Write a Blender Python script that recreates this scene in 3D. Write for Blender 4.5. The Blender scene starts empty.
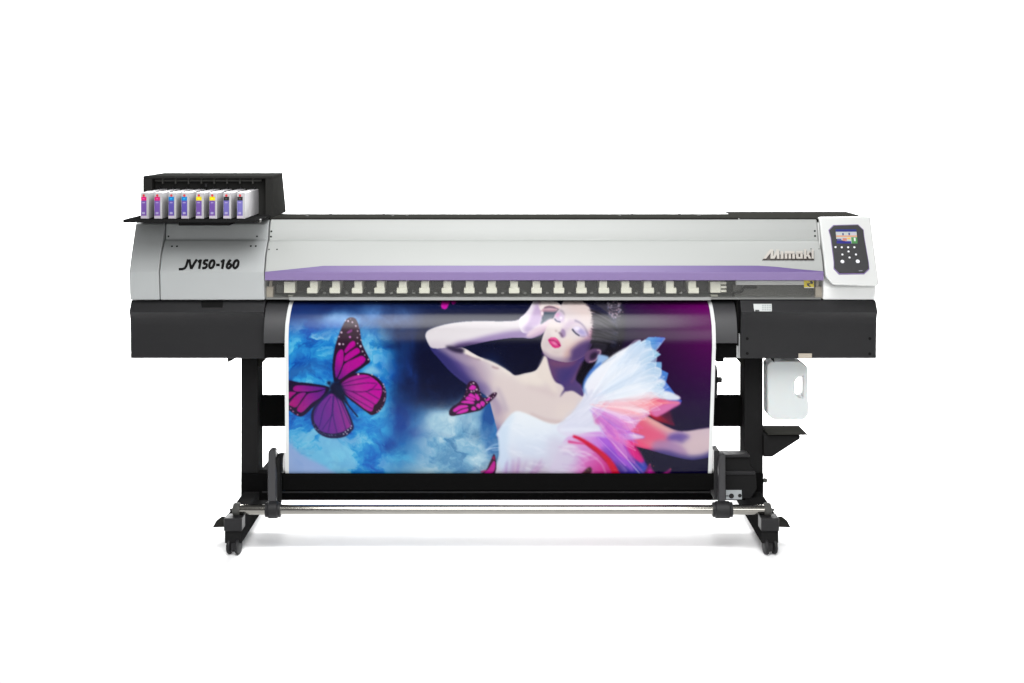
import bpy, bmesh, math
import numpy as np
from mathutils import Vector

S = bpy.context.scene
COL = S.collection
# ---------------------------------------------------------------- camera (eye level 1.415 m, 5 m in front of the machine, lens shifted down)
EYE, FPX, HOR = 1.415, 1475.0, 120.0
cam = bpy.data.objects.new("camera", bpy.data.cameras.new("camera"))
COL.objects.link(cam)
cam.location = (0, -5, EYE); cam.rotation_euler = (math.radians(90), 0, 0)
cam.data.sensor_width = 36; cam.data.lens = FPX*36/1024
cam.data.shift_y = -(341.5-HOR)/1024
cam.data.clip_start = .05; cam.data.clip_end = 200
S.camera = cam
# ---------------------------------------------------------------- light: a white studio
world = bpy.data.worlds.new("World"); S.world = world; world.use_nodes = True
bg = world.node_tree.nodes["Background"]; bg.inputs[0].default_value = (1, 1, 1, 1); bg.inputs[1].default_value = .15
def softbox(name, loc, target, sx, sy, watts, spread=180):
    L = bpy.data.lights.new(name, 'AREA'); L.shape = 'RECTANGLE'; L.size = sx; L.size_y = sy; L.energy = watts; L.spread = math.radians(spread)
    o = bpy.data.objects.new(name, L); COL.objects.link(o); o.location = loc
    o.rotation_euler = (Vector(target)-Vector(loc)).to_track_quat('-Z', 'Y').to_euler()
softbox("overhead_softbox", (-.05, -2.2, 3.2), (0, .1, .85), 2.0, 2.4, 49, 86)
softbox("front_softbox", (1.1, -5.7, 1.95), (.1, 0, .8), 4.5, 2.2, 138)
softbox("backdrop_fill", (-2.6, 2.4, 4.2), (-1.8, 3.6, 0), 3, 1.5, 260, 120)  # added pair out of frame, washing backdrop and floor to white
softbox("backdrop_fill", (2.6, 2.4, 4.2), (1.8, 3.6, 0), 3, 1.5, 260, 120)
softbox("rear_fill", (-1.0, 3.9, 2.8), (-.6, -.3, 0), 2.4, .7, 290)  # added unseen fill pair, lifts the floor shadow under the printer
softbox("rear_fill", (1.0, 3.9, 2.8), (.6, -.3, 0), 2.4, .7, 290)
S.view_settings.view_transform = 'Standard'; S.view_settings.look = 'None'
S.view_settings.exposure = 0.0; S.view_settings.gamma = 1.0; S.view_settings.use_curve_mapping = False

# ---------------------------------------------------------------- helpers
def XX(px, Y=0.): return (px-512)*(5+Y)/FPX
def ZZ(py, Y=0.): return EYE-(py-HOR)*(5+Y)/FPX
def PP(px, py, Y=0.): return Vector((XX(px, Y), Y, ZZ(py, Y)))

def material(name, col, rough=.5, spec=.5, metal=0., bump=0., scale=400., vary=0., **kw):
    m = bpy.data.materials.new(name); m.use_nodes = True
    nt = m.node_tree; b = nt.nodes["Principled BSDF"]
    b.inputs["Base Color"].default_value = (*col, 1); b.inputs["Roughness"].default_value = rough
    b.inputs["Specular IOR Level"].default_value = spec; b.inputs["Metallic"].default_value = metal
    for k, v in kw.items(): b.inputs[k.replace('_', ' ')].default_value = v
    tc = nt.nodes.new("ShaderNodeTexCoord")
    if bump:
        n = nt.nodes.new("ShaderNodeTexNoise"); n.inputs["Scale"].default_value = scale; n.inputs["Detail"].default_value = 3
        bp = nt.nodes.new("ShaderNodeBump"); bp.inputs["Strength"].default_value = bump; bp.inputs["Distance"].default_value = .001
        nt.links.new(tc.outputs["Object"], n.inputs["Vector"]); nt.links.new(n.outputs["Fac"], bp.inputs["Height"]); nt.links.new(bp.outputs[0], b.inputs["Normal"])
    if vary:
        n = nt.nodes.new("ShaderNodeTexNoise"); n.inputs["Scale"].default_value = 6; n.inputs["Detail"].default_value = 6
        mr = nt.nodes.new("ShaderNodeMapRange"); mr.inputs[3].default_value = rough-vary; mr.inputs[4].default_value = rough+vary
        nt.links.new(tc.outputs["Object"], n.inputs["Vector"]); nt.links.new(n.outputs["Fac"], mr.inputs[0]); nt.links.new(mr.outputs[0], b.inputs["Roughness"])
    return m
def attr_material(name, rough=.4, spec=.5, emit=0.):
    m = material(name, (.5, .5, .5), rough, spec); nt = m.node_tree; b = nt.nodes["Principled BSDF"]
    a = nt.nodes.new("ShaderNodeAttribute"); a.attribute_name = "Col"
    nt.links.new(a.outputs["Color"], b.inputs["Base Color"])
    if emit:
        nt.links.new(a.outputs["Color"], b.inputs["Emission Color"]); b.inputs["Emission Strength"].default_value = emit
    return m
def sl(c):                                         # sRGB 0-255 to linear, at print density
    return tuple(.72*(v/255/12.92 if v/255 <= .04045 else ((v/255+.055)/1.055)**2.4) for v in c)

def obj(name, bm, mat, parent=None, bevel=0., seg=2, smooth=35.):
    bmesh.ops.recalc_face_normals(bm, faces=bm.faces)
    me = bpy.data.meshes.new(name); bm.to_mesh(me); bm.free()
    me.materials.append(mat)
    me.polygons.foreach_set("use_smooth", [True]*len(me.polygons)); me.set_sharp_from_angle(angle=math.radians(smooth))
    o = bpy.data.objects.new(name, me); COL.objects.link(o)
    if parent is not None: o.parent = parent
    if bevel:
        b = o.modifiers.new("bevel", 'BEVEL'); b.width = bevel; b.segments = seg; b.limit_method = 'ANGLE'; b.angle_limit = math.radians(30); b.harden_normals = True
    return o
def empty(name, loc, label, cat, group=None):
    o = bpy.data.objects.new(name, None); COL.objects.link(o); o.location = loc; o.empty_display_size = .1
    return tag(o, label, cat, group)
def tag(o, label, cat, group=None):
    o['label'] = label; o['category'] = cat
    if group: o['group'] = group
    return o
B = bmesh.new
def solid(bm, front, back):                        # two matching loops joined into a closed solid
    a = [bm.verts.new(v) for v in front]; b = [bm.verts.new(v) for v in back]; n = len(a)
    bm.faces.new(a); bm.faces.new(b[::-1])
    for i in range(n): bm.faces.new((a[i], b[i], b[(i+1) % n], a[(i+1) % n]))
    return bm
def box(bm, x0, x1, y0, y1, z0, z1):
    return solid(bm, [(x0, y0, z0), (x1, y0, z0), (x1, y0, z1), (x0, y0, z1)], [(x0, y1, z0), (x1, y1, z0), (x1, y1, z1), (x0, y1, z1)])
def pbox(bm, px0, px1, py0, py1, Y, depth):        # a box whose front face covers these pixels at depth Y
    return box(bm, XX(px0, Y), XX(px1, Y), Y, Y+depth, ZZ(py1, Y), ZZ(py0, Y))
def prism_x(bm, prof, x0, x1):
    return solid(bm, [(x0, y, z) for y, z in prof], [(x1, y, z) for y, z in prof])
def prism_y(bm, pts, Y, depth):                    # outline measured at depth Y, extruded straight back
    f = [PP(a, b, Y) for a, b in pts]
    return solid(bm, f, [(v.x, v.y+depth, v.z) for v in f])
def cyl(bm, p, q, r, r2=None, n=24):
    p, q = Vector(p), Vector(q); d = (q-p).normalized(); u = d.orthogonal().normalized(); w = d.cross(u); r2 = r if r2 is None else r2
    c = [(math.cos(2*math.pi*i/n), math.sin(2*math.pi*i/n)) for i in range(n)]
    return solid(bm, [p+r*(u*a+w*b) for a, b in c], [q+r2*(u*a+w*b) for a, b in c])
def lathe(bm, o, axis, prof, n=28):                # rings (distance along axis, radius)
    o, d = Vector(o), Vector(axis).normalized(); u = d.orthogonal().normalized(); w = d.cross(u); rings = []
    for t, r in prof:
        rings.append([bm.verts.new(o+d*t+r*(u*math.cos(2*math.pi*i/n)+w*math.sin(2*math.pi*i/n))) for i in range(n)])
    for a, b in zip(rings, rings[1:]):
        for i in range(n): bm.faces.new((a[i], b[i], b[(i+1) % n], a[(i+1) % n]))
    bm.faces.new(rings[0]); bm.faces.new(rings[-1][::-1])
    return bm
def ribbon(bm, pts, w, sh, lo, hi, closed=False):   # a thick line of lettering on a leaning surface
    p = np.array(pts, float); n = len(p)
    if closed: d = np.roll(p, -1, 0)-np.roll(p, 1, 0)
    else: d = np.gradient(p, axis=0)
    d /= np.hypot(d[:, 0], d[:, 1])[:, None]; k = np.stack([-d[:, 1], d[:, 0]], 1)*w/2
    A, C_ = p+k, p-k
    ra = [[bm.verts.new(sh.at(x, y, h)) for x, y in q] for q, h in ((A, hi), (C_, hi), (C_, lo), (A, lo))]
    for i in range(n if closed else n-1):
        j = (i+1) % n
        for a in range(4): bm.faces.new((ra[a][i], ra[(a+1) % 4][i], ra[(a+1) % 4][j], ra[a][j]))
    if not closed:
        for i in (0, n-1): bm.faces.new([ra[a][i] for a in range(4)])
    return bm
def oval(cx, cy, rx, ry, slant=0., n=20):
    return [(cx+rx*math.cos(t)-slant*ry*math.sin(t), cy+ry*math.sin(t)) for t in np.linspace(0, 2*math.pi, n+1)[:-1]]
class Sheet:                                       # a leaning surface given by depth against picture height
    def __init__(self, tab): self.t = tab
    def Y(self, py): return float(np.interp(py, [a for a, _ in self.t], [b for _, b in self.t]))
    def at(self, px, py, off=0.):
        Y = self.Y(py); e = .5
        a, b = PP(px, py-e, self.Y(py-e)), PP(px, py+e, self.Y(py+e)); t = b-a; n = Vector((0, -abs(t.z), abs(t.y) if t.y < 0 else -abs(t.y))).normalized()
        return PP(px, py, Y)+n*off
    def patch(self, bm, pts, lo, hi):
        return solid(bm, [self.at(x, y, hi) for x, y in pts], [self.at(x, y, lo) for x, y in pts])
def colour_quads(name, quads, mat, parent):        # flat pieces [(4 or more points, linear colour)], one mesh coloured by face
    me = bpy.data.meshes.new(name); vs, fs, cs = [], [], []
    for pts, c in quads:
        i = len(vs); vs += [tuple(p) for p in pts]; fs.append(tuple(range(i, i+len(pts)))); cs += [(*c, 1)]*len(pts)
    me.from_pydata(vs, [], fs); a = me.color_attributes.new("Col", 'FLOAT_COLOR', 'CORNER')
    a.data.foreach_set("color", [v for c in cs for v in c]); me.materials.append(mat)
    o = bpy.data.objects.new(name, me); COL.objects.link(o); o.parent = parent
    return o
PRINT_GAIN, PAPER = .60, (.55, .56, .555)
# ---- the printed picture: painted with shapes into an array, later stored as vertex colours of the vinyl sheet
PX0, PY0, PX1, PY1, PS = 282.0, 298.0, 719.0, 480.0, 3
def paint_print():
    W, H = int((PX1-PX0)*PS), int((PY1-PY0)*PS)
    C = np.zeros((H, W, 3))
    gy, gx = np.mgrid[0:H, 0:W]
    GX, GY = PX0+(gx+.5)/PS, PY0+(gy+.5)/PS
    rs = np.random.RandomState(5)
    def vnoise(x, y, seed):
        r = np.random.RandomState(seed).rand(64, 64)
        xi, yi = np.floor(x).astype(int), np.floor(y).astype(int)
        fx, fy = x-xi, y-yi
        fx, fy = fx*fx*(3-2*fx), fy*fy*(3-2*fy)
        a, b = r[yi % 64, xi % 64], r[yi % 64, (xi+1) % 64]
        c, d = r[(yi+1) % 64, xi % 64], r[(yi+1) % 64, (xi+1) % 64]
        return (a*(1-fx)+b*fx)*(1-fy)+(c*(1-fx)+d*fx)*fy
    def fbm(x, y, sc, seed, o=5):
        v, a, t = 0, 1., 0
        for k in range(o):
            v = v+a*vnoise(x/sc+7.3*k, y/sc+3.1*k, seed+k); t += a; a *= .55; sc *= .5
        return v/t
    def blur(m, s):
        if s <= .2: return m
        n = max(1, int(round(s*1.1)))
        for ax in (0, 1):
            for _ in range(3):
                p = np.pad(m, [(n+1, n) if a == ax else (0, 0) for a in (0, 1)], mode='edge')
                cs = np.cumsum(p, axis=ax)
                k = 2*n+1
                m = (cs[k:] - cs[:-k] if ax == 0 else cs[:, k:] - cs[:, :-k])/k
        return m
    def curve(p, closed=True, n=8):
        p = np.array(p, float); N = len(p); out = []
        for i in range(N if closed else N-1):
            if closed: a, b, c, d = p[i-1], p[i], p[(i+1) % N], p[(i+2) % N]
            else: a, b, c, d = p[max(i-1, 0)], p[i], p[i+1], p[min(i+2, N-1)]
            for t in np.arange(n)/n:
                out.append(.5*(2*b+(c-a)*t+(2*a-5*b+4*c-d)*t*t+(3*b-a-3*c+d)*t**3))
        if not closed: out.append(p[-1])
        return np.array(out)
    def comp(m, col, y0, y1, x0, x1, alpha):
        m = np.clip(m*alpha, 0, 1)[..., None]
        if callable(col): c = col(GX[y0:y1, x0:x1], GY[y0:y1, x0:x1])/255.
        else: c = np.array(col, float)/255.
        R = C[y0:y1, x0:x1]
        C[y0:y1, x0:x1] = R*(1-m)+c*m
    def mask(p, soft):
        q = (np.array(p)-[PX0, PY0])*PS
        pad = int(soft*PS*4+4)
        x0, x1 = int(q[:, 0].min()-pad), int(q[:, 0].max()+pad)
        y0, y1 = int(q[:, 1].min()-pad), int(q[:, 1].max()+pad)
        m = np.zeros((max(1, y1-y0), max(1, x1-x0)), bool)
        for i in range(len(q)):
            (ax, ay), (bx, by) = q[i-1], q[i]
            if ay == by: continue
            if ay > by: ax, ay, bx, by = bx, by, ax, ay
            for r in range(max(int(math.ceil(ay-.5)), y0), min(int(math.ceil(by-.5)), y1)):
                xc = ax+(bx-ax)*((r+.5-ay)/(by-ay))
                m[r-y0, max(0, int(math.ceil(xc-.5))-x0):] ^= True
        return blur(m.astype(float), soft*PS), x0, y0
    def put(m, x0, y0, col, alpha):
        h, w = m.shape
        X0, Y0, X1, Y1 = max(x0, 0), max(y0, 0), min(x0+w, W), min(y0+h, H)
        if X1 > X0 and Y1 > Y0:
            comp(m[Y0-y0:Y1-y0, X0-x0:X1-x0], col, Y0, Y1, X0, X1, alpha)
    def poly(p, col, soft=.35, alpha=1., smooth=True, clip=None):
        m, x0, y0 = mask(curve(p) if smooth else p, soft)
        if clip is not None:                      # keep inside another outline
            k, kx, ky = clip
            full = np.zeros_like(m)
            h, w = m.shape
            ax, ay = max(x0, kx), max(y0, ky); bx, by = min(x0+w, kx+k.shape[1]), min(y0+h, ky+k.shape[0])
            if bx > ax and by > ay: full[ay-y0:by-y0, ax-x0:bx-x0] = np.clip(3*k[ay-ky:by-ky, ax-kx:bx-kx], 0, 1)
            m = m*full
        put(m, x0, y0, col, alpha)
    def outline(p, soft=.35, smooth=True): return mask(curve(p) if smooth else p, soft)
    def line(p, w, col, soft=.3, alpha=1., w2=None):
        q = curve(p, False, 6); n = len(q); w2 = w if w2 is None else w2
        d = np.gradient(q, axis=0); d /= np.maximum(1e-6, np.hypot(d[:, 0], d[:, 1]))[:, None]
        nn = np.stack([-d[:, 1], d[:, 0]], 1)*(np.linspace(w, w2, n)/2)[:, None]
        m, x0, y0 = mask(np.vstack([q+nn, (q-nn)[::-1]]), soft)
        put(m, x0, y0, col, alpha)
    def dot(x, y, r, col, soft=.25, alpha=1.):
        t = np.linspace(0, 2*math.pi, 13)[:-1]
        poly(np.stack([x+r*np.cos(t), y+r*np.sin(t)], 1), col, soft, alpha, False)
    def lin(p, q, stops):                         # linear gradient between two points
        p, q = np.array(p, float), np.array(q, float); v = q-p; L = v@v
        ts = [s[0] for s in stops]; cs = np.array([s[1] for s in stops], float)
        return lambda x, y: np.stack([np.interp(((x-p[0])*v[0]+(y-p[1])*v[1])/L, ts, cs[:, k]) for k in range(3)], -1)
    # ---------- backdrop: navy to purple, blue smoke at the left
    xs = [282, 420, 560, 620, 660, 700, 719]
    top = np.array([(20, 36, 98), (18, 28, 66), (16, 17, 44), (38, 22, 58), (66, 6, 70), (98, 0, 92), (104, 0, 96)], float)
    mid = np.array([(20, 50, 120), (4, 8, 40), (5, 5, 32), (20, 4, 42), (46, 3, 54), (72, 0, 74), (80, 0, 80)], float)
    bot = np.array([(20, 60, 130), (8, 20, 60), (5, 5, 34), (7, 4, 36), (9, 4, 42), (8, 3, 44), (10, 4, 46)], float)
    for k in range(3):
        t, m_, b = np.interp(GX, xs, top[:, k]), np.interp(GX, xs, mid[:, k]), np.interp(GX, xs, bot[:, k])
        u = np.clip((GY-308)/38, 0, 1); v = np.clip((GY-346)/95, 0, 1)
        C[..., k] = ((t*(1-u)+m_*u)*(1-v)+b*v)/255.
    wx = 16*(fbm(GX, GY, 40, 11)-.5); wy = 16*(fbm(GX, GY, 40, 31)-.5)
    n1 = fbm(GX+wx, GY+wy, 30, 51); n2 = fbm(GX+2*wx, (GY+2*wy)*1.2, 16, 71); n3 = fbm(GX*1.4, GY*.35, 9, 91)
    def smoke(blobs, col, gain=1., lo=.32, hi=.62, n=None):
        f = 0*GX
        for x, y, rx, ry, a in blobs:
            f = np.maximum(f, a*np.exp(-(((GX-x+wx*.8)/rx)**2+((GY-y+wy*.8)/ry)**2)))
        n = n1 if n is None else n
        m = np.clip(f*gain*(.55+1.1*np.clip((n-lo)/(hi-lo), 0, 1)), 0, 1)[..., None]
        C[:] = C*(1-m)+np.array(col)/255.*m
    body = [(300, 352, 45, 26, 1), (345, 360, 45, 32, 1), (305, 398, 45, 40, 1), (350, 425, 50, 48, 1.1), (300, 455, 45, 30, 1), (375, 395, 24, 38, 1), (395, 452, 40, 26, .9)]
    smoke(body, (22, 128, 206), 1.3)
    smoke([(420, 425, 34, 20, 1), (440, 455, 50, 24, 1), (492, 420, 12, 40, .9)], (18, 92, 168), 1.2)
    smoke([(345, 322, 22, 9, .8), (385, 316, 26, 10, .6), (362, 336, 26, 12, .7)], (96, 150, 214), 1.0)
    smoke([(350, 322, 10, 6, .8), (335, 318, 14, 6, .5)], (130, 178, 220), .9)
    smoke([(300, 330, 28, 10, .8), (316, 335, 20, 6, .7)], (54, 84, 168), .9)
    smoke([(303, 375, 22, 8, .9), (330, 372, 26, 9, .7), (372, 405, 16, 22, .8), (360, 440, 20, 10, .5), (300, 355, 14, 8, .5), (366, 372, 8, 5, 1)], (112, 200, 232), .95, .35, .6, n2)
    smoke([(330, 352, 16, 7, .8), (300, 360, 12, 6, .7), (345, 440, 18, 12, .8), (372, 462, 20, 10, .9), (385, 372, 12, 14, .8), (322, 432, 14, 8, .5), (302, 425, 10, 8, .5)], (8, 84, 186), 1., .35, .6, n2)
    smoke([(388, 440, 8, 10, .8), (400, 418, 16, 13, 1), (418, 430, 14, 7, .7)], (8, 52, 140), 1.)
    smoke([(402, 385, 10, 40, .6), (412, 370, 6, 34, .6), (432, 365, 5, 30, .35)], (22, 62, 140), .9, .3, .6, n3)
    smoke([(450, 365, 30, 30, 1), (430, 390, 30, 20, 1), (458, 393, 22, 12, 1), (440, 404, 14, 8, .7)], (4, 9, 44), 1.25)
    smoke([(450, 425, 24, 14, 1.2), (470, 418, 18, 14, 1.2), (452, 448, 28, 18, 1.), (470, 455, 24, 18, 1.1), (440, 466, 30, 14, .9)], (140, 186, 212), 1.)
    smoke([(455, 420, 14, 8, .9), (474, 424, 10, 12, 1.), (462, 446, 16, 8, .8), (480, 462, 10, 12, .8)], (186, 214, 226), .8, .4, .6, n2)
    smoke([(400, 458, 16, 10, .9), (396, 448, 10, 6, .6)], (66, 164, 212), .8, .35, .6, n2)
    smoke([(430, 470, 40, 9, .6)], (120, 160, 182), .8)
    smoke([(489, 420, 6, 22, 1.1), (493, 444, 6, 12, .9)], (14, 70, 146), 1.)
    r1 = 1-np.abs(2*fbm(GX+2.4*wx, GY+2.4*wy, 22, 171)-1.02)*2.3; r2 = 1-np.abs(2*fbm(GX-2*wy, GY+2*wx, 15, 201)-1)*2.6
    reg = np.clip((398-GX)/26, 0, 1)*np.clip((GY-318)/22, 0, 1)
    reg2 = np.exp(-((GX-452)/50)**2-((GY-446)/34)**2)
    for r_, c_, a_, g_ in ((r1, (116, 206, 236), .34, reg), (r2, (0, 74, 176), .5, reg), (r1, (206, 226, 232), .2, reg2), (r2, (64, 132, 180), .32, reg2)):
        m = (np.clip(r_, 0, 1)**1.6*g_*a_)[..., None]; C[:] = C*(1-m)+np.array(c_)/255.*m
    smoke([(296, 346, 16, 10, .7), (330, 362, 20, 10, .7), (306, 376, 20, 8, .7), (374, 424, 16, 18, .6), (352, 456, 22, 10, .4)], (60, 176, 226), .8, .36, .6, n2)
    sx, sy = GX+1.5*wx+6*(n2-.5)*8, GY+1.5*wy+5*(n1-.5)*8
    nn = fbm(sx, sy*1.15, 30, 301, 7); nn = (nn-nn.min())/(nn.max()-nn.min())
    nn = np.clip((nn-.28)/.46, 0, 1)
    for ramp, g_, a_ in ((((0, (6, 56, 150)), (.3, (14, 100, 196)), (.6, (36, 150, 216)), (.85, (110, 202, 232)), (1, (160, 222, 238))), reg*np.clip((GX-276)/14, 0, 1), .62),
                         (((0, (30, 92, 150)), (.35, (92, 156, 196)), (.7, (156, 196, 216)), (1, (208, 226, 232))), reg2*np.clip((GX-400)/30, 0, 1), .6)):
        c_ = np.stack([np.interp(nn, [r[0] for r in ramp], [r[1][k]/255. for r in ramp]) for k in range(3)], -1)
        m = (g_*a_)[..., None]; C[:] = C*(1-m)+c_*m
    for k in range(0):
        x, y = (288+104*rs.rand(), 334+138*rs.rand()) if k % 3 else (410+78*rs.rand(), 416+56*rs.rand())
        r = 3+7*rs.rand(); th = np.linspace(0, 6.28, 10)[:-1]; rr = r*(.7+.6*rs.rand(9))
        c_ = [(116, 204, 236), (10, 84, 190), (60, 164, 222), (20, 110, 204)][rs.randint(4)] if k % 3 else [(178, 208, 222), (92, 152, 192), (206, 222, 228)][rs.randint(3)]
        poly(np.stack([x+rr*1.5*np.cos(th), y+rr*np.sin(th)], 1), c_, 1.6+1.6*rs.rand(), .22)
    poly([(280, 432), (288, 440), (296, 450), (306, 457), (318, 463), (330, 470), (336, 478), (280, 480)], (150, 172, 222), 1.2, .85)
    poly([(280, 446), (292, 458), (306, 466), (316, 478), (280, 480)], (160, 182, 226), 3, .5)
    poly([(368, 367), (374, 366), (382, 374), (372, 374), (362, 375)], (150, 205, 226), 1.5, .8)
    # ---------- hair, behind the face
    poly([(583, 296), (608, 296), (620, 299), (624, 312), (624, 338), (618, 356), (606, 362), (598, 362), (594, 350), (592, 330), (594, 312)], lin((590, 298), (600, 345), [(0, (46, 44, 84)), (.35, (34, 31, 46)), (1, (24, 20, 30))]), 1.6)
    line([(613, 318), (614, 330), (613, 346)], 3, (58, 72, 128), 1.4, .6)
    for _ in range(46):
        dot(614+rs.randn()*4.2, 307+rs.randn()*7, .35+.4*rs.rand(), [(214, 190, 206), (190, 150, 168), (150, 158, 196), (236, 226, 236)][rs.randint(4)], .3, .75)
    for k in range(5): line([(606+rs.rand()*4, 301+3*k), (614, 303+3.4*k), (621, 300+4*k)], .5, (190, 160, 180), .3, .5)
    poly([(585, 357), (592, 349), (602, 349), (606, 356), (597, 366), (591, 374), (587, 384), (585, 397), (572, 392), (572, 380), (578, 368)], (9, 5, 20), .8)
    # ---------- raised arm, chest
    torso = [(430, 346), (440, 360), (452, 373), (466, 384), (481, 392), (489, 399), (493, 412), (497, 428), (500, 440), (530, 445), (566, 440), (578, 424), (584, 408), (586, 394), (575, 385), (556, 382), (550, 366), (546, 355), (541, 364), (535, 371), (525, 373.6), (515, 375.6), (508, 371), (500, 366), (490, 361), (480, 357.5), (471, 352.5), (464, 348.6), (450, 345)]
    tm = outline(torso, .4)
    poly(torso, lin((452, 378), (500, 352), [(0, (52, 48, 112)), (.22, (84, 70, 132)), (.5, (176, 158, 176)), (.8, (224, 214, 212)), (1, (232, 224, 218))]), .4)
    poly([(496, 372), (520, 377), (550, 378), (584, 392), (586, 420), (560, 436), (520, 426), (496, 424), (488, 400)], (216, 202, 200), 4, .95, clip=tm)
    poly([(430, 345), (442, 362), (455, 376), (470, 388), (486, 397), (480, 388), (466, 376), (456, 366), (444, 352)], (44, 42, 104), 2, .75, clip=tm)
    poly([(476, 384), (490, 398), (496, 416), (500, 432), (496, 420), (502, 410), (494, 396), (486, 384)], (112, 96, 152), 2.2, .7, clip=tm)
    poly([(491, 400), (500, 404), (506, 414), (500, 428), (495, 420)], (186, 166, 176), 2, .6, clip=tm)
    line([(497, 388), (503, 400), (507, 412)], 2.4, (158, 146, 172), 1.4, .7)
    poly([(462, 347.5), (466, 349), (474, 354), (484, 359), (476, 359), (467, 355), (461, 351)], (238, 228, 220), .6, 1, clip=tm)
    line([(466, 355), (474, 358.4), (481, 359.8)], 1.2, (130, 104, 124), .7, .8)
    line([(492, 366.5), (496, 368), (499, 368.4)], 1.6, (150, 116, 126), .7, .8)
    line([(480, 358.5), (492, 362.5), (502, 368), (512, 375)], 2.2, (240, 232, 222), .9, .7)
    poly([(436, 347), (447, 346), (460, 350), (466, 357), (478, 362), (470, 366), (456, 360), (446, 354)], (178, 160, 176), 1.6, .6, clip=tm)
    poly([(516, 377), (526, 375), (537, 372), (545, 380), (540, 386), (526, 384)], (232, 222, 212), 2, .75, clip=tm)
    line([(527, 386), (545, 391), (556, 396)], 3, (196, 178, 180), 2, .5)
    line([(545, 372), (551, 384), (556, 392)], 3, (232, 220, 208), 1.6, .7)
    poly([(556, 408), (566, 402), (576, 404), (574, 414), (560, 420)], (224, 210, 204), 3, .6, clip=tm)
    line([(530, 414), (546, 420), (562, 422)], 2.2, (176, 152, 156), 1.1, .5)
    forearm = [(540, 318), (528, 316), (521, 318.6), (514, 320.7), (500, 321.2), (482, 321), (464, 321.6), (447, 324), (433, 328), (427, 331.5), (425.4, 336), (427.4, 342), (431, 347), (437, 348.2), (447, 347.5), (456, 347.4), (470, 344.6), (490, 340.4), (510, 337.6), (522, 337.4), (531, 338), (538, 335), (544, 331.6), (548, 326)]
    fm = outline(forearm, .4)
    poly(forearm, lin((470, 320), (474, 348), [(0, (206, 201, 204)), (.5, (214, 208, 212)), (1, (226, 220, 224))]), .4)
    poly([(447, 350), (462, 350), (490, 343), (520, 339), (540, 337), (528, 331), (512, 331), (490, 335), (470, 340), (456, 343)], (136, 112, 164), 1.5, .9, clip=fm)
    poly([(446, 352), (462, 350), (486, 344), (470, 343), (456, 345), (449, 346)], (54, 40, 78), 1.2, .85, clip=fm)
    poly([(430, 350), (447, 350), (456, 344), (440, 342), (431, 342)], (204, 192, 204), 1.6, .55, clip=fm)
    poly([(446, 346), (457, 347.6), (464, 349), (463, 353), (456, 352.4), (449, 349.5)], (30, 22, 50), .9, .9)
    # hand
    poly([(519, 320), (525, 313.6), (530, 307), (534, 299.6), (540, 297), (549, 298), (546, 303), (543, 309), (542, 317), (540, 325), (532, 332), (522, 332)], (228, 220, 228), .4)
    poly([(536, 303), (541, 305), (543, 312), (541.6, 320), (538, 326), (531, 326), (526, 328), (529, 320), (533, 311)], (184, 160, 196), 1.2, .9)
    poly([(524, 327), (532, 325), (534, 331), (526, 335)], (168, 146, 188), 1.5, .7)
    poly([(543.8, 311), (549, 311.4), (557, 309.4), (556, 313), (553, 318), (547, 321), (540.8, 324.6), (542.4, 318)], (74, 86, 102), .7)
    poly([(541.4, 308.4), (546, 307.6), (552, 307.4), (558.6, 309), (556, 311.2), (549, 311.8), (544, 311.6), (542.6, 316), (540.8, 315)], (204, 170, 180), .5)
    line([(543, 310.4), (549, 310.6), (556, 310.6)], 1., (140, 92, 114), .5, .8)
    poly([(538.6, 305), (541, 301.6), (546, 299.4), (552, 299.4), (557, 301.8), (560.4, 304.6), (562.6, 307.8), (560, 309.2), (555.6, 307.6), (549, 306.6), (543.6, 308), (540.6, 310.4)], (236, 224, 222), .45)
    line([(544.4, 307.6), (549, 306.2), (555, 307.2)], .9, (132, 84, 102), .35, .9)
    line([(555.4, 305.6), (559, 307.8), (561.4, 308.4)], 1.4, (226, 168, 166), .5, .7)
    line([(541, 303.6), (547, 301), (553, 301.4)], 1.2, (246, 238, 238), .6, .7)
    line([(537.6, 299.4), (540, 302.6), (539.6, 306)], 1., (164, 124, 144), .5, .7)
    line([(541.8, 311.6), (542.2, 315)], 1.4, (226, 210, 220), .4)
    poly([(528, 333), (536, 327), (543, 323.4), (548, 319.6), (553, 318.6), (554, 321), (549, 326), (545.6, 331), (541, 335), (534, 337.4), (527, 337)], lin((530, 325), (536, 338), [(0, (226, 214, 222)), (.6, (214, 190, 204)), (1, (160, 130, 168))]), .5)
    line([(546, 325.6), (550, 321.6), (553, 319.6)], 2, (232, 206, 202), .8, .8)
    line([(542.4, 312), (542.6, 314.4)], 1.5, (232, 216, 226), .4)
    # ---------- neck and face
    neck = [(543, 352), (547, 358), (550, 370), (555, 381), (562, 385), (566, 391), (573, 390.4), (583, 396), (582, 386), (576, 379), (580, 366), (587, 353), (570, 348)]
    nm = outline(neck, .5)
    poly([(541, 362), (546, 354), (549, 368), (556, 384), (548, 382), (537, 376)], (226, 214, 206), 1, .9)
    poly(neck, lin((548, 360), (580, 384), [(0, (88, 62, 108)), (.35, (104, 66, 108)), (.6, (70, 52, 112)), (1, (84, 62, 116))]), .7)
    poly([(555, 368), (566, 366), (572, 374), (564, 383), (557, 380)], (60, 52, 112), 2.5, .7, clip=nm)
    poly([(548, 360), (560, 363), (578, 360), (570, 366), (554, 366)], (128, 76, 104), 1.6, .6, clip=nm)
    line([(582, 362), (576, 374), (571, 383)], 1.6, (122, 78, 112), .9, .7)
    poly([(560, 397), (566, 391), (574, 391), (583, 396.4), (582, 391), (574, 386), (566, 387)], (76, 60, 112), .7)
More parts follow.
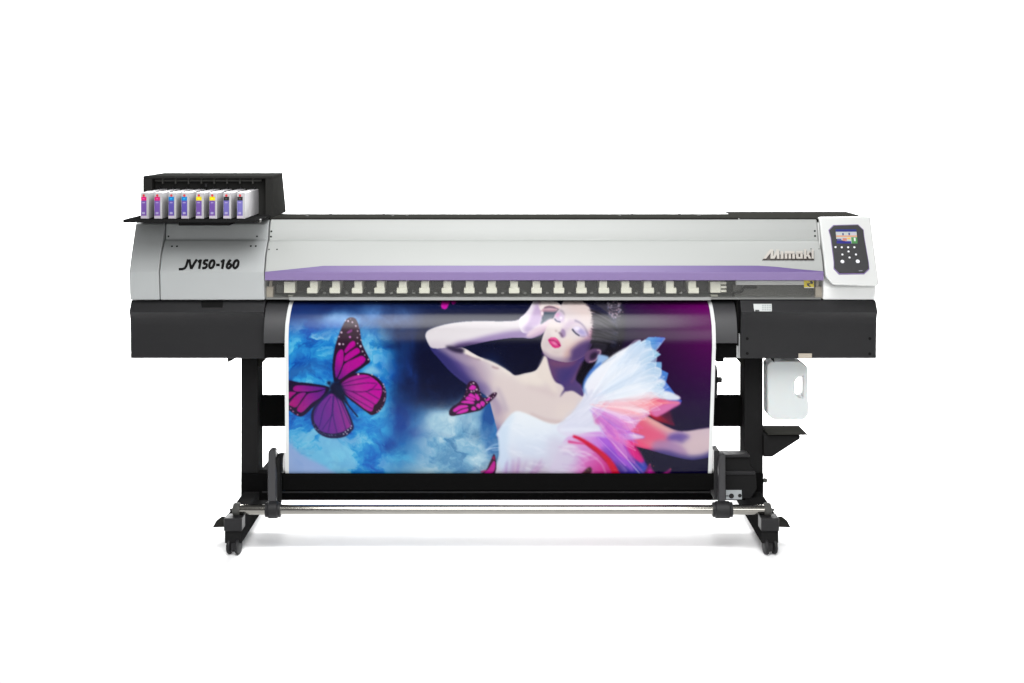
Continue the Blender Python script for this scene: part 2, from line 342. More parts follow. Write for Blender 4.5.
    face = [(566, 298), (582, 298), (590, 304.6), (595, 312), (596.4, 320), (595, 332), (592.4, 342), (588, 351), (581, 357), (572, 361), (563, 361.4), (554, 359.4), (547, 356.4), (543, 352), (541, 346), (541.8, 340), (544.6, 332), (548, 325), (552.6, 319.4), (556, 313), (560, 307.6)]
    fc = outline(face, .45)
    poly(face, lin((572, 300), (556, 360), [(0, (226, 212, 210)), (.25, (208, 196, 197)), (.5, (214, 202, 202)), (1, (226, 212, 208))]), .45)
    poly([(570, 300), (586, 304), (592, 314), (590, 322), (580, 316), (568, 308)], (214, 194, 188), 3, .6, clip=fc)
    poly([(548, 326), (556, 322), (564, 326), (560, 336), (548, 336), (544, 340)], (222, 211, 208), 2, .7, clip=fc)
    poly([(592, 330), (597, 326), (597, 338), (592, 348), (588, 346)], (150, 118, 146), 1.6, .7, clip=fc)
    poly([(566, 349), (574, 343), (584, 338), (594, 333), (596, 345), (588, 354), (578, 362), (562, 365), (564, 356)], (196, 148, 146), 2.2, .65, clip=fc)
    poly([(572, 348), (580, 343), (590, 338), (597, 336), (594, 350), (586, 358), (572, 364), (566, 362), (570, 355)], (78, 58, 112), 1.9, .95, clip=fc)
    poly([(541, 350), (552, 356), (566, 358), (572, 363), (558, 364), (545, 360)], (142, 122, 148), 1.4, .75, clip=fc)
    poly([(586, 334), (594, 328), (596, 338), (588, 340)], (190, 128, 160), 1.6, .6, clip=fc)
    line([(565, 352), (570, 357)], 3, (196, 172, 164), 1.6, .6)
    poly([(580, 292), (587, 297.6), (593.6, 306), (596.4, 316), (596, 330), (592.6, 343), (590, 352), (602, 354), (616, 350), (621, 330), (620, 310), (612, 294)], lin((590, 298), (600, 345), [(0, (52, 50, 92)), (.2, (60, 57, 72)), (.5, (64, 61, 72)), (.75, (44, 41, 52)), (1, (16, 13, 24))]), 2.6, .97)
    for k in range(34):
        o = k*.72; line([(584+o, 297+k*.1), (593+o*.9, 308), (597+o*.75, 324), (595+o*.6, 340), (592+o*.5, 352)], .6, [(88, 84, 98), (34, 31, 44), (62, 58, 70), (26, 23, 34)][k % 4], .5, .42)
    for k in range(9):
        o = k*.5; line([(582+o*.6, 299.5+o*.4), (590+o*.5, 306+o*.3), (594+o*.4, 316), (594.5+o*.5, 330), (591+o*.5, 343)], .45, (86, 66, 80), .45, .32)
    line([(612, 316), (614, 330), (613, 346)], 3, (64, 78, 130), 1.4, .6)
    for _ in range(60):
        a = rs.rand()*6.28; r = 3+6*rs.rand()**.6
        dot(614+r*math.cos(a)*.8, 308+r*math.sin(a)*1.2, .3+.45*rs.rand(), [(224, 198, 212), (196, 158, 176), (160, 168, 204), (240, 232, 240)][rs.randint(4)], .3, .8)
    for k in range(6): line([(607+rs.rand()*3, 300+2.6*k), (614, 301.6+3*k), (620.6, 299+3.4*k)], .55, (196, 168, 188), .3, .6)
    poly([(587, 352), (593, 349.2), (599.6, 349.4), (601, 353), (598, 358.6), (593, 362), (587.6, 362.4), (585, 358)], (98, 68, 108), .6)
    poly([(566, 318), (569, 324), (566, 331), (563, 330), (564, 324)], (236, 226, 222), .8, .6)
    poly([(544, 338), (548, 330), (552, 340), (548, 350), (543, 347)], (196, 182, 186), 1.6, .55, clip=fc)
    poly([(549, 349), (556, 351), (562, 350), (560, 354), (553, 354)], (190, 174, 174), 1.4, .55, clip=fc)
    poly([(563, 338), (572, 339), (576, 344), (566, 348)], (226, 206, 196), 2, .6, clip=fc)
    for k in range(150):                              # combed back from the hairline
        t_ = rs.rand(); hy = 298+46*t_; hx = np.interp(hy, [298, 302, 307, 313, 320, 328, 336, 344], [580, 585, 589.4, 592, 593.2, 592.6, 592, 590])+rs.randn()*.6
        L_ = 10+16*rs.rand(); up = np.interp(hy, [298, 320, 344], [.1, .05, -.35])
        dk = [(18, 16, 24), (56, 53, 64), (34, 31, 42), (14, 12, 20), (76, 72, 84)][rs.randint(5)]
        if hy < 309: dk = [(44, 44, 82), (30, 28, 54), (20, 18, 34)][rs.randint(3)]
        line([(hx, hy), (hx+L_*.4, hy+L_*(.1+up*.3)), (hx+L_, hy+L_*(.42+up))], .7, dk, .35, .6, 1.1)
    for k in range(30):
        hy = 299+42*rs.rand(); hx = np.interp(hy, [298, 302, 307, 313, 320, 328, 336, 344], [579, 584, 588.4, 591, 592.2, 591.6, 591, 589])
        line([(hx-2*rs.rand(), hy-.4), (hx+2.5, hy+.5)], .45, (60, 44, 54), .35, .5)
    # eye sockets, brows, lids, lashes
    poly([(563, 327), (567, 321), (574, 320), (580, 323), (572, 326), (567, 331), (565, 336)], (186, 164, 190), 1.4, .75)
    poly([(554.6, 318.4), (556, 314), (559, 311.4), (562.4, 313), (564.4, 317.6), (563, 322), (558.4, 322.4)], (192, 172, 202), .8, .9)
    poly([(555.4, 316.4), (557, 313.4), (559.6, 314), (558, 317)], (216, 150, 192), .6, .8)
    dot(561, 318, 1.2, (246, 246, 255), .7)
    line([(554.4, 318.6), (557, 321.2), (560.6, 321.8)], 1.5, (70, 72, 104), .45, 1, .9)
    line([(560, 310), (563, 312), (564.6, 315.4)], 1.4, (134, 124, 146), .6, .9, .8)
    poly([(572.2, 328.6), (576, 326.4), (581, 326.8), (585.4, 330), (588, 335.4), (582, 336.2), (576, 333.2)], (190, 176, 214), .9, .8)
    poly([(579, 329), (584, 331), (585.6, 334.6), (579.6, 333.6)], (142, 136, 190), .9, .7)
    poly([(573.4, 328.6), (577, 327), (580, 328.4), (577, 330.4)], (236, 230, 246), .7, .85)
    line([(572.2, 329), (575.2, 332.8), (579.6, 335.8)], 1.7, (52, 52, 76), .4, 1, 1.3)
    line([(579.6, 335.8), (583, 336.6), (586, 336.2)], .9, (110, 92, 140), .5, .8)
    line([(574.6, 320.4), (580, 322.8), (584.6, 327.6), (587.4, 333), (588.2, 337)], 1.5, (108, 94, 130), .5, .95, .9)
    line([(576, 324.4), (582, 326), (586, 330)], 1.2, (206, 186, 206), .6, .6)
    poly([(562, 329), (565, 330.6), (565.4, 336), (562.6, 337.6), (560, 335)], (140, 112, 156), .7, .9)
    line([(558.6, 332.6), (561, 333.8), (562.6, 337.2)], 1.3, (72, 44, 70), .5, .9)
    dot(556.2, 331, .8, (120, 86, 92), .5, .8)
    # lips
    lips = [(547.4, 339.4), (550.4, 337), (553.4, 336.6), (556, 337.4), (558.8, 339.8), (561, 343.6), (561.4, 346.4), (558.6, 348.6), (554.6, 348.2), (550.6, 345.6), (548.6, 342.6)]
    lips = [(554.4+(x-554.4)*.9, 342.6+(y-342.6)*.9) for x, y in lips]
    poly(lips, (206, 58, 124), .4)
    line([(548.6, 340.4), (553, 340.4), (557, 343), (560.6, 346.4)], 1.2, (142, 26, 86), .45, .8)
    poly([(551.4, 342.2), (554.6, 341.8), (557.6, 344.6), (555, 345)], (238, 150, 190), .5, .8)
    line([(551, 338.6), (554, 338.4), (557, 340.2)], .8, (240, 110, 170), .4, .7)
    line([(552, 346.2), (556, 348)], 1, (214, 40, 116), .4, .8)
    # ear
    poly([(587, 352), (593, 349.2), (599.6, 349.4), (601, 353), (598, 358.6), (593, 362), (587.6, 362.4), (585, 358)], (98, 68, 108), .6)
    poly([(591, 354), (596, 352), (597.6, 355), (593.6, 359), (590, 359)], (30, 20, 44), .8, .9)
    line([(597, 350), (600.4, 351), (598.6, 356), (594.6, 360.6), (589, 361.8)], 1., (178, 148, 160), .45, .9)
    # ---------- left-standing butterflies
    def cells(cs, col, soft=.35, alpha=1.):
        for c in cs: poly(c, col, soft, alpha)
    up = [(333.6, 380), (332.4, 366), (334, 352), (337, 340), (342, 327), (346.6, 319.4), (351, 317.2), (356, 319.4), (359.6, 329), (362, 343), (367, 354), (370, 361.4), (365, 366), (358, 371), (350, 377), (342, 381), (336, 382)]
    poly(up, lin((350, 318), (342, 380), [(0, (58, 30, 48)), (.5, (44, 18, 42)), (1, (18, 16, 48))]), .45)
    mg = lin((366, 352), (334, 380), [(0, (186, 2, 150)), (.6, (170, 14, 144)), (1, (92, 22, 128))])
    cells([[(337.4, 353), (341, 349.4), (343.6, 352), (343.2, 362), (340, 371), (336.4, 378), (334.8, 370), (335.6, 360)],
           [(344.6, 350), (350, 342.6), (354.4, 341.2), (355.2, 345.6), (350, 349.6), (345.6, 353)],
           [(344, 361), (345.2, 355.6), (352, 350.4), (357.4, 347.8), (360, 352), (354, 356.4), (347.4, 360.6)],
           [(340.6, 373), (345, 363.6), (355, 358.4), (362, 355.8), (365.6, 359.8), (360, 366), (350, 372.4), (341, 379), (338, 378.4)]], mg)
    cells([[(347, 332), (351.6, 329.4), (352, 331.4), (348, 333.4)]], (150, 60, 150), .4, .8)
    dot(350, 337, 1.2, (214, 120, 210), .35)
    for x, y, r in [(348.2, 321, 1.), (352.4, 322.2, .8), (355.8, 326, .9), (357.6, 331, .8), (357.4, 337.6, .7), (357.6, 343.4, .7), (360.6, 346.2, 1.1), (362.6, 351.4, .8), (368.4, 359.4, .8), (341.4, 332.4, 1.), (339, 336.6, .8), (339.4, 344, 1.2), (343.2, 344.2, .9), (345.6, 320.6, .6), (359, 328, .5), (361, 340, .6), (364.8, 355, .6), (360, 334.6, .5), (350.6, 319, .5)]:
        dot(x, y, r, (240, 220, 238), .25, .95)
    hind = [(338, 384), (343, 378), (349, 374.6), (358, 372.8), (367, 373.2), (376, 376.6), (383.6, 384.6), (386.4, 394), (384.4, 404), (379, 411.6), (372, 415), (366, 411.6), (357, 405), (348, 398), (341, 391)]
    poly(hind, (40, 12, 40), .4)
    hcol = lin((378, 385), (340, 392), [(0, (188, 4, 154)), (.55, (176, 34, 148)), (1, (112, 32, 124))])
    hi = [(340, 386), (347, 379), (356, 375.4), (366, 374.8), (373, 378), (378.6, 383), (382, 388.6), (380.6, 397), (377, 403), (374, 405.6), (372, 411), (366, 409.6), (356, 402), (346, 394.4)]
    poly(hi, hcol, .4)
    vc = (70, 14, 84)
    for v in [[(342, 384), (356, 379.6), (370, 377)], [(341, 386.4), (354, 384.6), (366, 383), (377, 383.4)], [(342, 389), (354, 391.6), (366, 391.4), (371, 389.4), (382, 389.6)], [(366, 391.4), (374, 396), (379, 399)], [(352, 391.4), (362, 396.6), (375, 404.4)], [(342, 390), (352, 397), (366, 405), (373, 409)], [(368, 391), (372, 389), (377, 384)]]:
        line(v, .95, vc, .35, .8)
    for _ in range(26):
        t = rs.rand(); x, y = [(374+11.4*math.sin(a), 394-19.6*math.cos(a)) for a in [.35+2.5*t]][0]
        dot(x-.6+rs.randn()*.7, y+rs.randn()*.7, .35+.35*rs.rand(), (226, 196, 226), .25, .85)
    dot(358.4, 374.2, 1., (240, 216, 220)); dot(372, 374.6, .7, (230, 200, 210))
    lw = [(284, 382), (299, 382.2), (314, 383.8), (328, 386.6), (329, 391), (322, 400), (313, 407.4), (306, 414), (301, 416.6), (296, 415.2), (290, 411), (284, 407)]
    poly(lw, (26, 12, 48), .4)
    lcol = lin((286, 404), (326, 388), [(0, (172, 10, 112)), (.45, (146, 22, 136)), (1, (84, 28, 134))])
    cells([[(293, 388.6), (297, 385.4), (311, 386), (326, 388.2), (316, 390.8), (303, 391.8), (295, 391.2)], [(284, 393), (296, 392.2), (291, 397), (287, 401), (284, 401)],
           [(289, 403.4), (298, 394), (306, 392.8), (302, 399), (296.4, 407), (291, 406)], [(297, 409), (303, 400), (308.4, 393.6), (318, 392), (325.4, 389.6), (321, 397), (312, 403), (303, 411.6), (299, 412)]], lcol)
    for x, y in [(286.4, 384), (287.6, 388), (290.6, 408.4), (297.6, 414.6), (293, 411.4)]: dot(x, y, .75, (226, 130, 190), .3)
    bw = [(329, 391), (319, 400.6), (312.6, 409), (311, 419), (314.6, 429), (322, 435.6), (332, 438.4), (344, 437), (351, 432), (353.8, 426.6), (350.4, 416), (345, 404), (340, 394), (334, 391)]
    poly(bw, (26, 24, 66), .4)
    poly([(330, 394), (321, 402), (315, 410), (313.6, 419), (317, 426), (322, 431.6), (332, 433.6), (342, 432), (348, 428.4), (351, 424.6), (348, 415), (343, 404), (338, 395)], lin((316, 420), (350, 412), [(0, (92, 42, 142)), (.5, (114, 40, 144)), (1, (150, 46, 142))]), .45)
    for v in [[(331, 396), (324, 408), (320, 424), (318, 428)], [(333, 396), (332, 412), (328, 432)], [(334, 396), (333, 414), (337, 433)], [(336, 396), (341, 412), (346, 430)], [(338, 396), (345, 412), (351, 426)], [(329, 394), (319, 404), (314, 416)], [(333, 414), (322, 430)]]:
        line(v, 1., (48, 30, 104), .4, .75)
    for _ in range(24):
        t = rs.rand(); a = 1.0+1.9*t
        dot(332+19.5*math.cos(a)+rs.randn()*.6, 418+17.6*math.sin(a)+rs.randn()*.5, .3+.3*rs.rand(), (170, 180, 220), .25, .6)
    for x, y in [(345.4, 432), (348, 430), (350.6, 428.2), (347, 433.6), (343.6, 434), (351.4, 426)]: dot(x, y, .75, (226, 216, 236), .25)
    poly([(329, 388), (334, 381.6), (340, 382), (343, 389), (346, 397), (346.6, 403), (341, 400), (335, 396)], (14, 16, 46), .8)
    poly([(334, 384), (341, 386), (345, 392), (341, 398), (336, 392)], (24, 34, 66), 1.6, .6)
    dot(329, 383, 2., (16, 16, 46), .5)
    line([(345.4, 401), (351, 408.6), (358, 417)], 1.8, (14, 18, 46), .4, 1, 1.1)
    b2 = [(449, 411.6), (452, 407), (458, 403), (463, 397.4), (466, 390), (467.4, 384), (471, 381), (475, 381.6), (478, 385), (480, 391), (482, 397), (487, 397.4), (492, 393.4), (496.6, 392.6), (496, 396), (490, 402), (485, 406.4), (481, 410), (474, 412), (462, 414.4), (453, 416), (449.6, 415)]
    poly(b2, (46, 20, 48), .4)
    cells([[(453, 410), (459, 405.6), (466, 405), (468, 407), (461, 409), (455, 412)], [(456, 413.4), (461, 410), (468, 408.4), (467, 411.6), (460, 413.6)], [(461, 402.6), (465, 400.6), (473, 401.4), (474, 404), (468, 403.6)],
           [(465.4, 398.6), (468, 396.4), (475, 399), (474, 401), (468, 400.4)], [(468.4, 396), (471, 393.4), (475, 396), (476, 398.6)], [(475, 393.4), (479, 396.4), (479.6, 400), (476.6, 400)], [(469, 389), (472, 385), (476, 387), (474, 390)],
           [(471, 409.6), (473, 406.4), (476, 408), (475, 410.4)], [(476, 406), (478, 403.4), (481, 405), (479.6, 408.6)], [(480, 403.6), (482, 401), (485, 403), (483, 406.6)], [(485, 401), (490, 397), (489, 400.4)]], (204, 44, 172), .3)
    for x, y, r in [(473.6, 383.2, .9), (471, 384.2, .6), (476.6, 389.6, 1.), (474, 391.2, .8), (471.4, 391.4, .9), (479.6, 391, .5), (478, 394.4, .5), (480.6, 394.4, .6), (485, 399, .7), (489, 397.4, .7), (491.4, 398.2, .7), (494.6, 393.6, .7), (487, 402.4, .7), (464.6, 396.4, .6), (467, 392, .5), (466.6, 389.4, .5), (487.4, 396.4, .5), (493.4, 396.6, .5)]:
        dot(x, y, r, (240, 212, 226), .25, .9)
    cells([[(442, 300), (446, 301), (452, 299), (449, 304), (446, 309), (441.4, 307.6)], [(451, 300), (456, 300), (455, 303.6), (452, 304)]], (196, 20, 160), .4)
    line([(436, 299), (441, 302)], 1.6, (120, 20, 80), .5); line([(455, 301), (461, 300)], 1.4, (130, 30, 70), .5)
    # ---------- tulle bodice and ruffles
    bod = [(498.6, 438), (496.6, 434.4), (502, 426), (509, 417), (516, 411.4), (524, 412.8), (535, 417.4), (545, 422), (555, 424.2), (564, 422.6), (578, 428), (590, 440), (590, 482), (499, 482), (499.6, 455)]
    bm = outline(bod, .5)
    line([(499, 444), (492, 446), (484.6, 452)], 1.3, (170, 206, 232), .5, .85); line([(500, 447.6), (493, 448), (486, 450)], .8, (200, 222, 240), .4, .8); line([(499, 450), (492, 450)], .7, (150, 196, 226), .4, .8)
    poly(bod, lin((520, 412), (526, 474), [(0, (232, 239, 244)), (.45, (222, 230, 241)), (.75, (204, 204, 222)), (1, (186, 172, 192))]), .5)
    poly([(497, 434), (506, 420), (514, 413), (510, 426), (508, 446), (510, 470), (499, 470)], (196, 216, 238), 2.2, .75, clip=bm)
    poly([(512, 432), (530, 440), (560, 434), (574, 444), (566, 462), (540, 458), (518, 454)], (206, 218, 236), 4, .6, clip=bm)
    for _ in range(70):
        x = 502+66*rs.rand(); y = 424+46*rs.rand()
        dx = 8+10*rs.rand(); sl = rs.randn()*.25+.25
        line([(x, y), (x+dx*.5, y+dx*.5*sl), (x+dx, y+dx*sl+rs.randn())], .5+rs.rand(), [(244, 248, 252), (194, 206, 230), (216, 226, 240)][rs.randint(3)], .5, .3)
    for _ in range(38):
        x = 500+66*rs.rand(); l = 6+12*rs.rand(); sl = .2+(x-515)*.012
        line([(x, 475), (x+sl*l, 475-l)], 1+1.6*rs.rand(), [(196, 140, 184), (170, 140, 190), (204, 156, 196), (150, 120, 184)][rs.randint(4)], .9, .42, .4)
    for x, l, sl in [(530, 14, .8), (534, 12, .9), (553, 16, 1.1), (557, 18, 1.1), (506, 14, .1), (513, 16, .05), (517, 18, .1)]:
        line([(x, 475), (x+sl*l, 475-l)], 2, (166, 112, 176), .8, .6, .6)
    cells([[(479, 476), (486, 470), (490, 462), (494, 454), (496, 462), (496, 470), (492, 477)]], (50, 14, 44), .4)
    cells([[(484, 474), (489, 468), (494, 461), (495.4, 466), (492.4, 473)]], (184, 18, 140), .4); cells([[(492, 458), (494.4, 456), (495, 460)]], (130, 24, 70), .4)
    line([(481, 472), (486, 470.4)], 1.4, (170, 40, 110), .4)
    # free arm under the tulle
    arm = [(618, 420), (640, 412), (648, 417), (656, 421), (666, 426.6), (676, 430.6), (686, 431), (700, 429), (716, 427), (740, 425), (740, 450), (716, 455), (700, 458.2), (690, 458.8), (676, 456), (662, 452.4), (650, 449), (638, 446), (622, 440)]
    am = outline(arm, .5)
    poly(arm, lin((636, 430), (706, 442), [(0, (226, 100, 124)), (.3, (222, 128, 150)), (.52, (186, 150, 182)), (.7, (206, 182, 192)), (1, (208, 186, 196))]), .5)
    poly([(640, 412), (654, 419), (668, 427), (678, 431), (668, 432), (652, 425)], (226, 176, 166), 1.4, .8, clip=am)
    poly([(636, 424), (652, 428), (664, 434), (668, 440), (652, 442), (634, 440)], (222, 84, 124), 2.2, .8, clip=am)
    poly([(630, 438), (650, 446), (656, 452), (640, 452), (624, 442)], (236, 70, 122), 1.6, .75, clip=am)
    poly([(666, 440), (672, 434), (682, 433), (690, 437), (684, 443), (676, 441)], (92, 70, 152), 1.4, .85, clip=am)
    poly([(656, 441), (668, 441), (684, 447), (686, 458), (664, 454), (652, 448)], (160, 122, 170), 1.6, .7, clip=am)
    poly([(650, 450), (666, 450), (684, 455), (700, 455), (718, 449), (718, 462), (680, 464), (650, 456)], (60, 54, 122), 1.4, .85, clip=am)
    poly([(684, 440), (700, 436), (714, 438), (712, 448), (696, 452), (686, 448)], (214, 190, 196), 2, .7, clip=am)
    # petals at the back first
    W1, W2, W3 = (234, 239, 245), (214, 224, 238), (190, 210, 234)
    poly([(597, 360), (599, 354.6), (609, 357), (604, 362), (594, 368)], (150, 184, 226), .5)
    poly([(583, 390), (584, 380), (592, 368), (602, 362), (600, 372), (590, 386), (587, 396)], (74, 120, 196), .6)
    poly([(644, 341), (648.4, 337), (656, 336.8), (665.6, 337.6), (661, 344), (655.4, 350.4), (645, 348)], lin((646, 340), (664, 344), [(0, (108, 164, 214)), (.5, (70, 132, 204)), (1, (72, 104, 204))]), .4, 1, False)
    line([(665, 338.4), (660, 345), (654.8, 351)], .7, (160, 196, 232), .3, .9)
    poly([(632, 346), (640, 340), (640.6, 342), (646, 339), (644, 348), (634, 352)], (176, 206, 230), .4, 1, False)
    poly([(636, 352), (644, 348), (653, 348.6), (661, 354.4), (653, 360), (644, 363.4), (634, 366)], (148, 194, 224), .4, 1, False)
    poly([(638, 364), (648, 362), (661.8, 362), (661.4, 370), (657, 378), (640, 372)], (120, 170, 216), .4, 1, False)
    poly([(660, 369), (668.4, 373), (666, 382), (656, 380)], (72, 126, 206), .4, 1, False)
    poly([(662, 380), (666, 382), (670, 387), (675.4, 394.4), (664, 394), (655, 388)], (74, 118, 208), .4, 1, False)
    poly([(664, 396), (676, 398), (682, 400.4), (680, 404), (668, 402)], (56, 84, 190), .4, 1, False)
    # red and pink layers
    poly([(646, 411), (656, 414), (664, 416), (670, 420), (675, 425.6), (664, 423), (654, 419)], lin((650, 413), (674, 425), [(0, (190, 16, 40)), (1, (96, 10, 50))]), .5)
    poly([(660, 414), (668, 408), (674, 425), (666, 420)], (90, 14, 54), .8, .8)
    poly([(620, 398), (634, 395.4), (650, 394.6), (664, 399), (680.4, 402.4), (672, 408), (661, 414.6), (654, 416), (640, 408)], lin((640, 396), (660, 414), [(0, (246, 92, 100)), (.5, (238, 84, 112)), (1, (222, 104, 164))]), .5)
    line([(630, 399), (650, 403), (679, 402.6)], 1.2, (250, 150, 140), .5, .9)
    poly([(652, 408), (680, 403), (662, 414), (655, 416)], (214, 116, 176), .8, .8)
    line([(648, 397), (656, 404)], 5, (238, 120, 130), 1.6, .6)
    # white mass
    mass = [(584, 396), (585, 384), (592, 373), (604, 362), (616, 353), (630, 345.4), (640, 340), (636, 347), (644, 348), (652, 348), (646, 356), (636, 364), (650, 366), (660, 369.4), (660.4, 375), (657, 378), (664, 380), (665, 384), (661, 390), (670, 392), (680.4, 397.4), (676, 400), (662, 399), (646, 395), (628, 397), (616, 402), (608, 420), (600, 440), (566, 436), (557, 428), (566, 420), (576, 410)]
    mm = outline(mass, .5)
    poly(mass, lin((590, 370), (600, 430), [(0, (236, 240, 247)), (.5, (234, 232, 242)), (1, (216, 214, 232))]), .5)
    poly([(620, 378), (632, 369), (646, 366), (659, 369), (658, 377), (636, 378)], (212, 222, 236), .8, .9, clip=mm)
    poly([(640, 377), (645, 367), (659, 369.6), (658, 377)], (196, 212, 230), .8, .6, clip=mm)
    poly([(655, 384), (664, 381), (664, 386), (661, 391)], (158, 196, 226), .8, .8, clip=mm)
    poly([(634, 388), (652, 389), (670, 393), (680, 398), (664, 398), (644, 393)], (214, 230, 242), 1., .7, clip=mm)
    poly([(600, 392), (622, 394), (640, 396), (620, 402), (604, 412), (596, 404)], (236, 212, 228), 2.2, .7, clip=mm)
    poly([(584, 398), (596, 392), (606, 404), (596, 424), (566, 434), (560, 428), (574, 412)], (212, 216, 236), 2, .7, clip=mm)
    for _ in range(120):
        a = -.95+1.5*rs.rand(); r0, r1 = 6+50*rs.rand(), 0; r1 = r0+8+26*rs.rand()
        x, y = 586+r0*math.cos(a), 400+r0*math.sin(a)*1.05
        X, Y = 586+r1*math.cos(a+.05), 400+r1*math.sin(a+.05)*1.05
        m, mx, my = mask(curve([(x, y-.3-.5*rs.rand()), ((x+X)/2, (y+Y)/2-.6), (X, Y), ((x+X)/2, (y+Y)/2+.5)]), .5)
        k, kx, ky = mm
        ax, ay, bx, by = max(mx, kx), max(my, ky), min(mx+m.shape[1], kx+k.shape[1]), min(my+m.shape[0], ky+k.shape[0])
        if bx > ax and by > ay: put(m[ay-my:by-my, ax-mx:bx-mx]*k[ay-ky:by-ky, ax-kx:bx-kx], ax, ay, [(252, 253, 255), (204, 216, 236), (226, 222, 238), (246, 246, 252)][rs.randint(4)], .42)
    line([(601, 363), (608, 361), (616, 356)], .8, (176, 196, 226), .4, .7); line([(638, 364), (648, 359), (659, 351)], .7, (214, 230, 242), .4, .8)
    line([(584, 390), (588, 382), (595, 372)], 1, (224, 236, 248), .5, .8); line([(585, 388), (587, 396)], 1.2, (120, 150, 206), .6, .7)
    # pale pink petal in the middle and violet ones below
    poly([(604, 402), (612, 397), (622, 398), (634, 405), (650, 413), (641, 420), (634, 428), (627, 431), (616, 424), (606, 414)], lin((608, 400), (636, 428), [(0, (234, 196, 220)), (.5, (226, 200, 224)), (1, (214, 150, 200))]), .5)
    poly([(606, 408), (616, 408), (626, 420), (628, 430), (614, 424)], (222, 172, 212), 1.6, .8)
    line([(616, 398), (632, 405), (649, 413)], .8, (246, 226, 236), .4, .9); line([(620, 402), (630, 416), (634, 426)], .7, (244, 228, 240), .5, .6)
    line([(606, 418), (612, 423), (624, 428)], 1, (110, 40, 80), .5, .8)
    poly([(566, 438), (580, 434), (600, 430), (612, 424), (626, 430), (644.6, 437), (634, 439), (624, 441), (634, 450), (646, 464), (646, 480), (556, 480), (560, 452)], lin((580, 436), (628, 474), [(0, (214, 168, 222)), (.35, (196, 112, 212)), (.7, (150, 64, 196)), (1, (84, 44, 158))]), .6)
    poly([(600, 474), (616, 462), (632, 458), (645, 464), (646, 480), (600, 480)], lin((606, 474), (646, 466), [(0, (70, 26, 110)), (.6, (56, 44, 152)), (1, (46, 72, 176))]), 1.4, .95)
    poly([(560, 446), (580, 442), (596, 452), (608, 464), (614, 480), (556, 480)], lin((562, 446), (600, 476), [(0, (222, 200, 226)), (.4, (208, 132, 202)), (1, (198, 40, 132))]), 1., .95)
    poly([(556, 452), (572, 448), (580, 460), (572, 478), (554, 478)], (196, 182, 210), 3, .7)
    poly([(548, 440), (562, 438), (572, 446), (574, 462), (566, 480), (548, 480)], (206, 202, 222), 3, .8)
    for k in range(26):
        x, y = 556+26*rs.rand(), 446+26*rs.rand()
        line([(x, y), (x+7, y-3+5*rs.rand()), (x+15, y-2+9*rs.rand())], .6+rs.rand(), [(226, 222, 236), (206, 160, 206), (184, 150, 204), (236, 226, 238)][rs.randint(4)], .6, .45)
    for k in range(30):
        x, y = 590+34*rs.rand(), 434+10*rs.rand(); l = 12+18*rs.rand()
        line([(x, y), (x+l*.45, y+l*.6), (x+l, y+l*1.25)], .5+1.2*rs.rand(), [(226, 190, 236), (170, 96, 216), (214, 130, 214), (120, 60, 190)][rs.randint(4)], .6, .4)
    poly([(626, 440), (632, 442), (640, 452), (644, 462), (636, 460), (628, 450)], (222, 20, 120), 1., .9)
    poly([(612, 428), (628, 432), (644.8, 437), (630, 439.6), (618, 438)], (226, 190, 224), .5)
    poly([(596, 436), (612, 440), (624, 452), (634, 470), (620, 462), (606, 448)], (162, 84, 212), 1.2, .85)
    poly([(602, 448), (612, 450), (620, 462), (612, 466)], (108, 50, 180), 1.4, .7)
    line([(602, 432), (616, 446), (628, 460), (640, 474)], 1., (232, 206, 238), .4, .7); line([(598, 438), (612, 452), (626, 466)], .8, (226, 170, 230), .4, .6); line([(610, 430), (624, 434), (636, 436)], .8, (240, 226, 242), .4, .7)
    line([(560, 430), (580, 429), (606, 431)], 3, (228, 232, 244), 1., .85); line([(564, 434), (590, 435), (612, 436)], 2, (222, 206, 232), 1., .7)
    line([(609, 428.4), (613, 430), (620, 431)], 2, (206, 40, 140), .6, .9, .8)
    poly([(593, 414), (598, 418), (600, 424), (595, 423)], (214, 110, 170), .8, .75)
    line([(604, 412), (606, 414)], 2, (230, 60, 110), .6, .8); line([(604, 397.6), (612, 395), (622, 396)], 1., (240, 90, 110), .6, .8)
    line([(568, 441.6), (578, 443), (586, 444)], 2.6, (214, 50, 126), .6, .9, 1.2)
    for k, ad in enumerate([-47, -42, -36, -31, -27, -22, -17, -12, -8]):
        R = np.interp(ad, [-52, -48, -38, -33, -25, -20, -8, 0, 10], [80, 85, 103, 90, 86, 88, 90, 96, 80])*(.86+.12*rs.rand()); a = math.radians(ad); w_ = .075+.03*rs.rand()
        Q = lambda r, b: (585+r*math.cos(b), 402+r*math.sin(b))
        pet = [Q(R*.25, a-w_*.5), Q(R*.86, a-w_), Q(R*.99, a-w_*.25), Q(R*.93, a+w_*.9), Q(R*.25, a+w_*.6)]
        poly([(x+.8, y+1.6) for x, y in pet], (120, 160, 212), 1.1, .3, False)
        poly(pet, lin(Q(R*.2, a), Q(R, a), [(0, (238, 241, 248)), (.65, (228, 236, 245)), (1, (168, 202, 232))]), .4, .62, False)
        line(pet[:3], .5, (250, 252, 254), .3, .8); line(pet[2:4], .5, (240, 246, 252), .3, .7); line([pet[3], pet[4]], .7, (150, 178, 216), .5, .55)
    angs = [-52, -48, -38, -33, -25, -20, -8, 0, 10, 18, 28, 38, 46, 62]; rad = [80, 85, 103, 90, 86, 88, 90, 96, 78, 70, 66, 70, 82, 78]
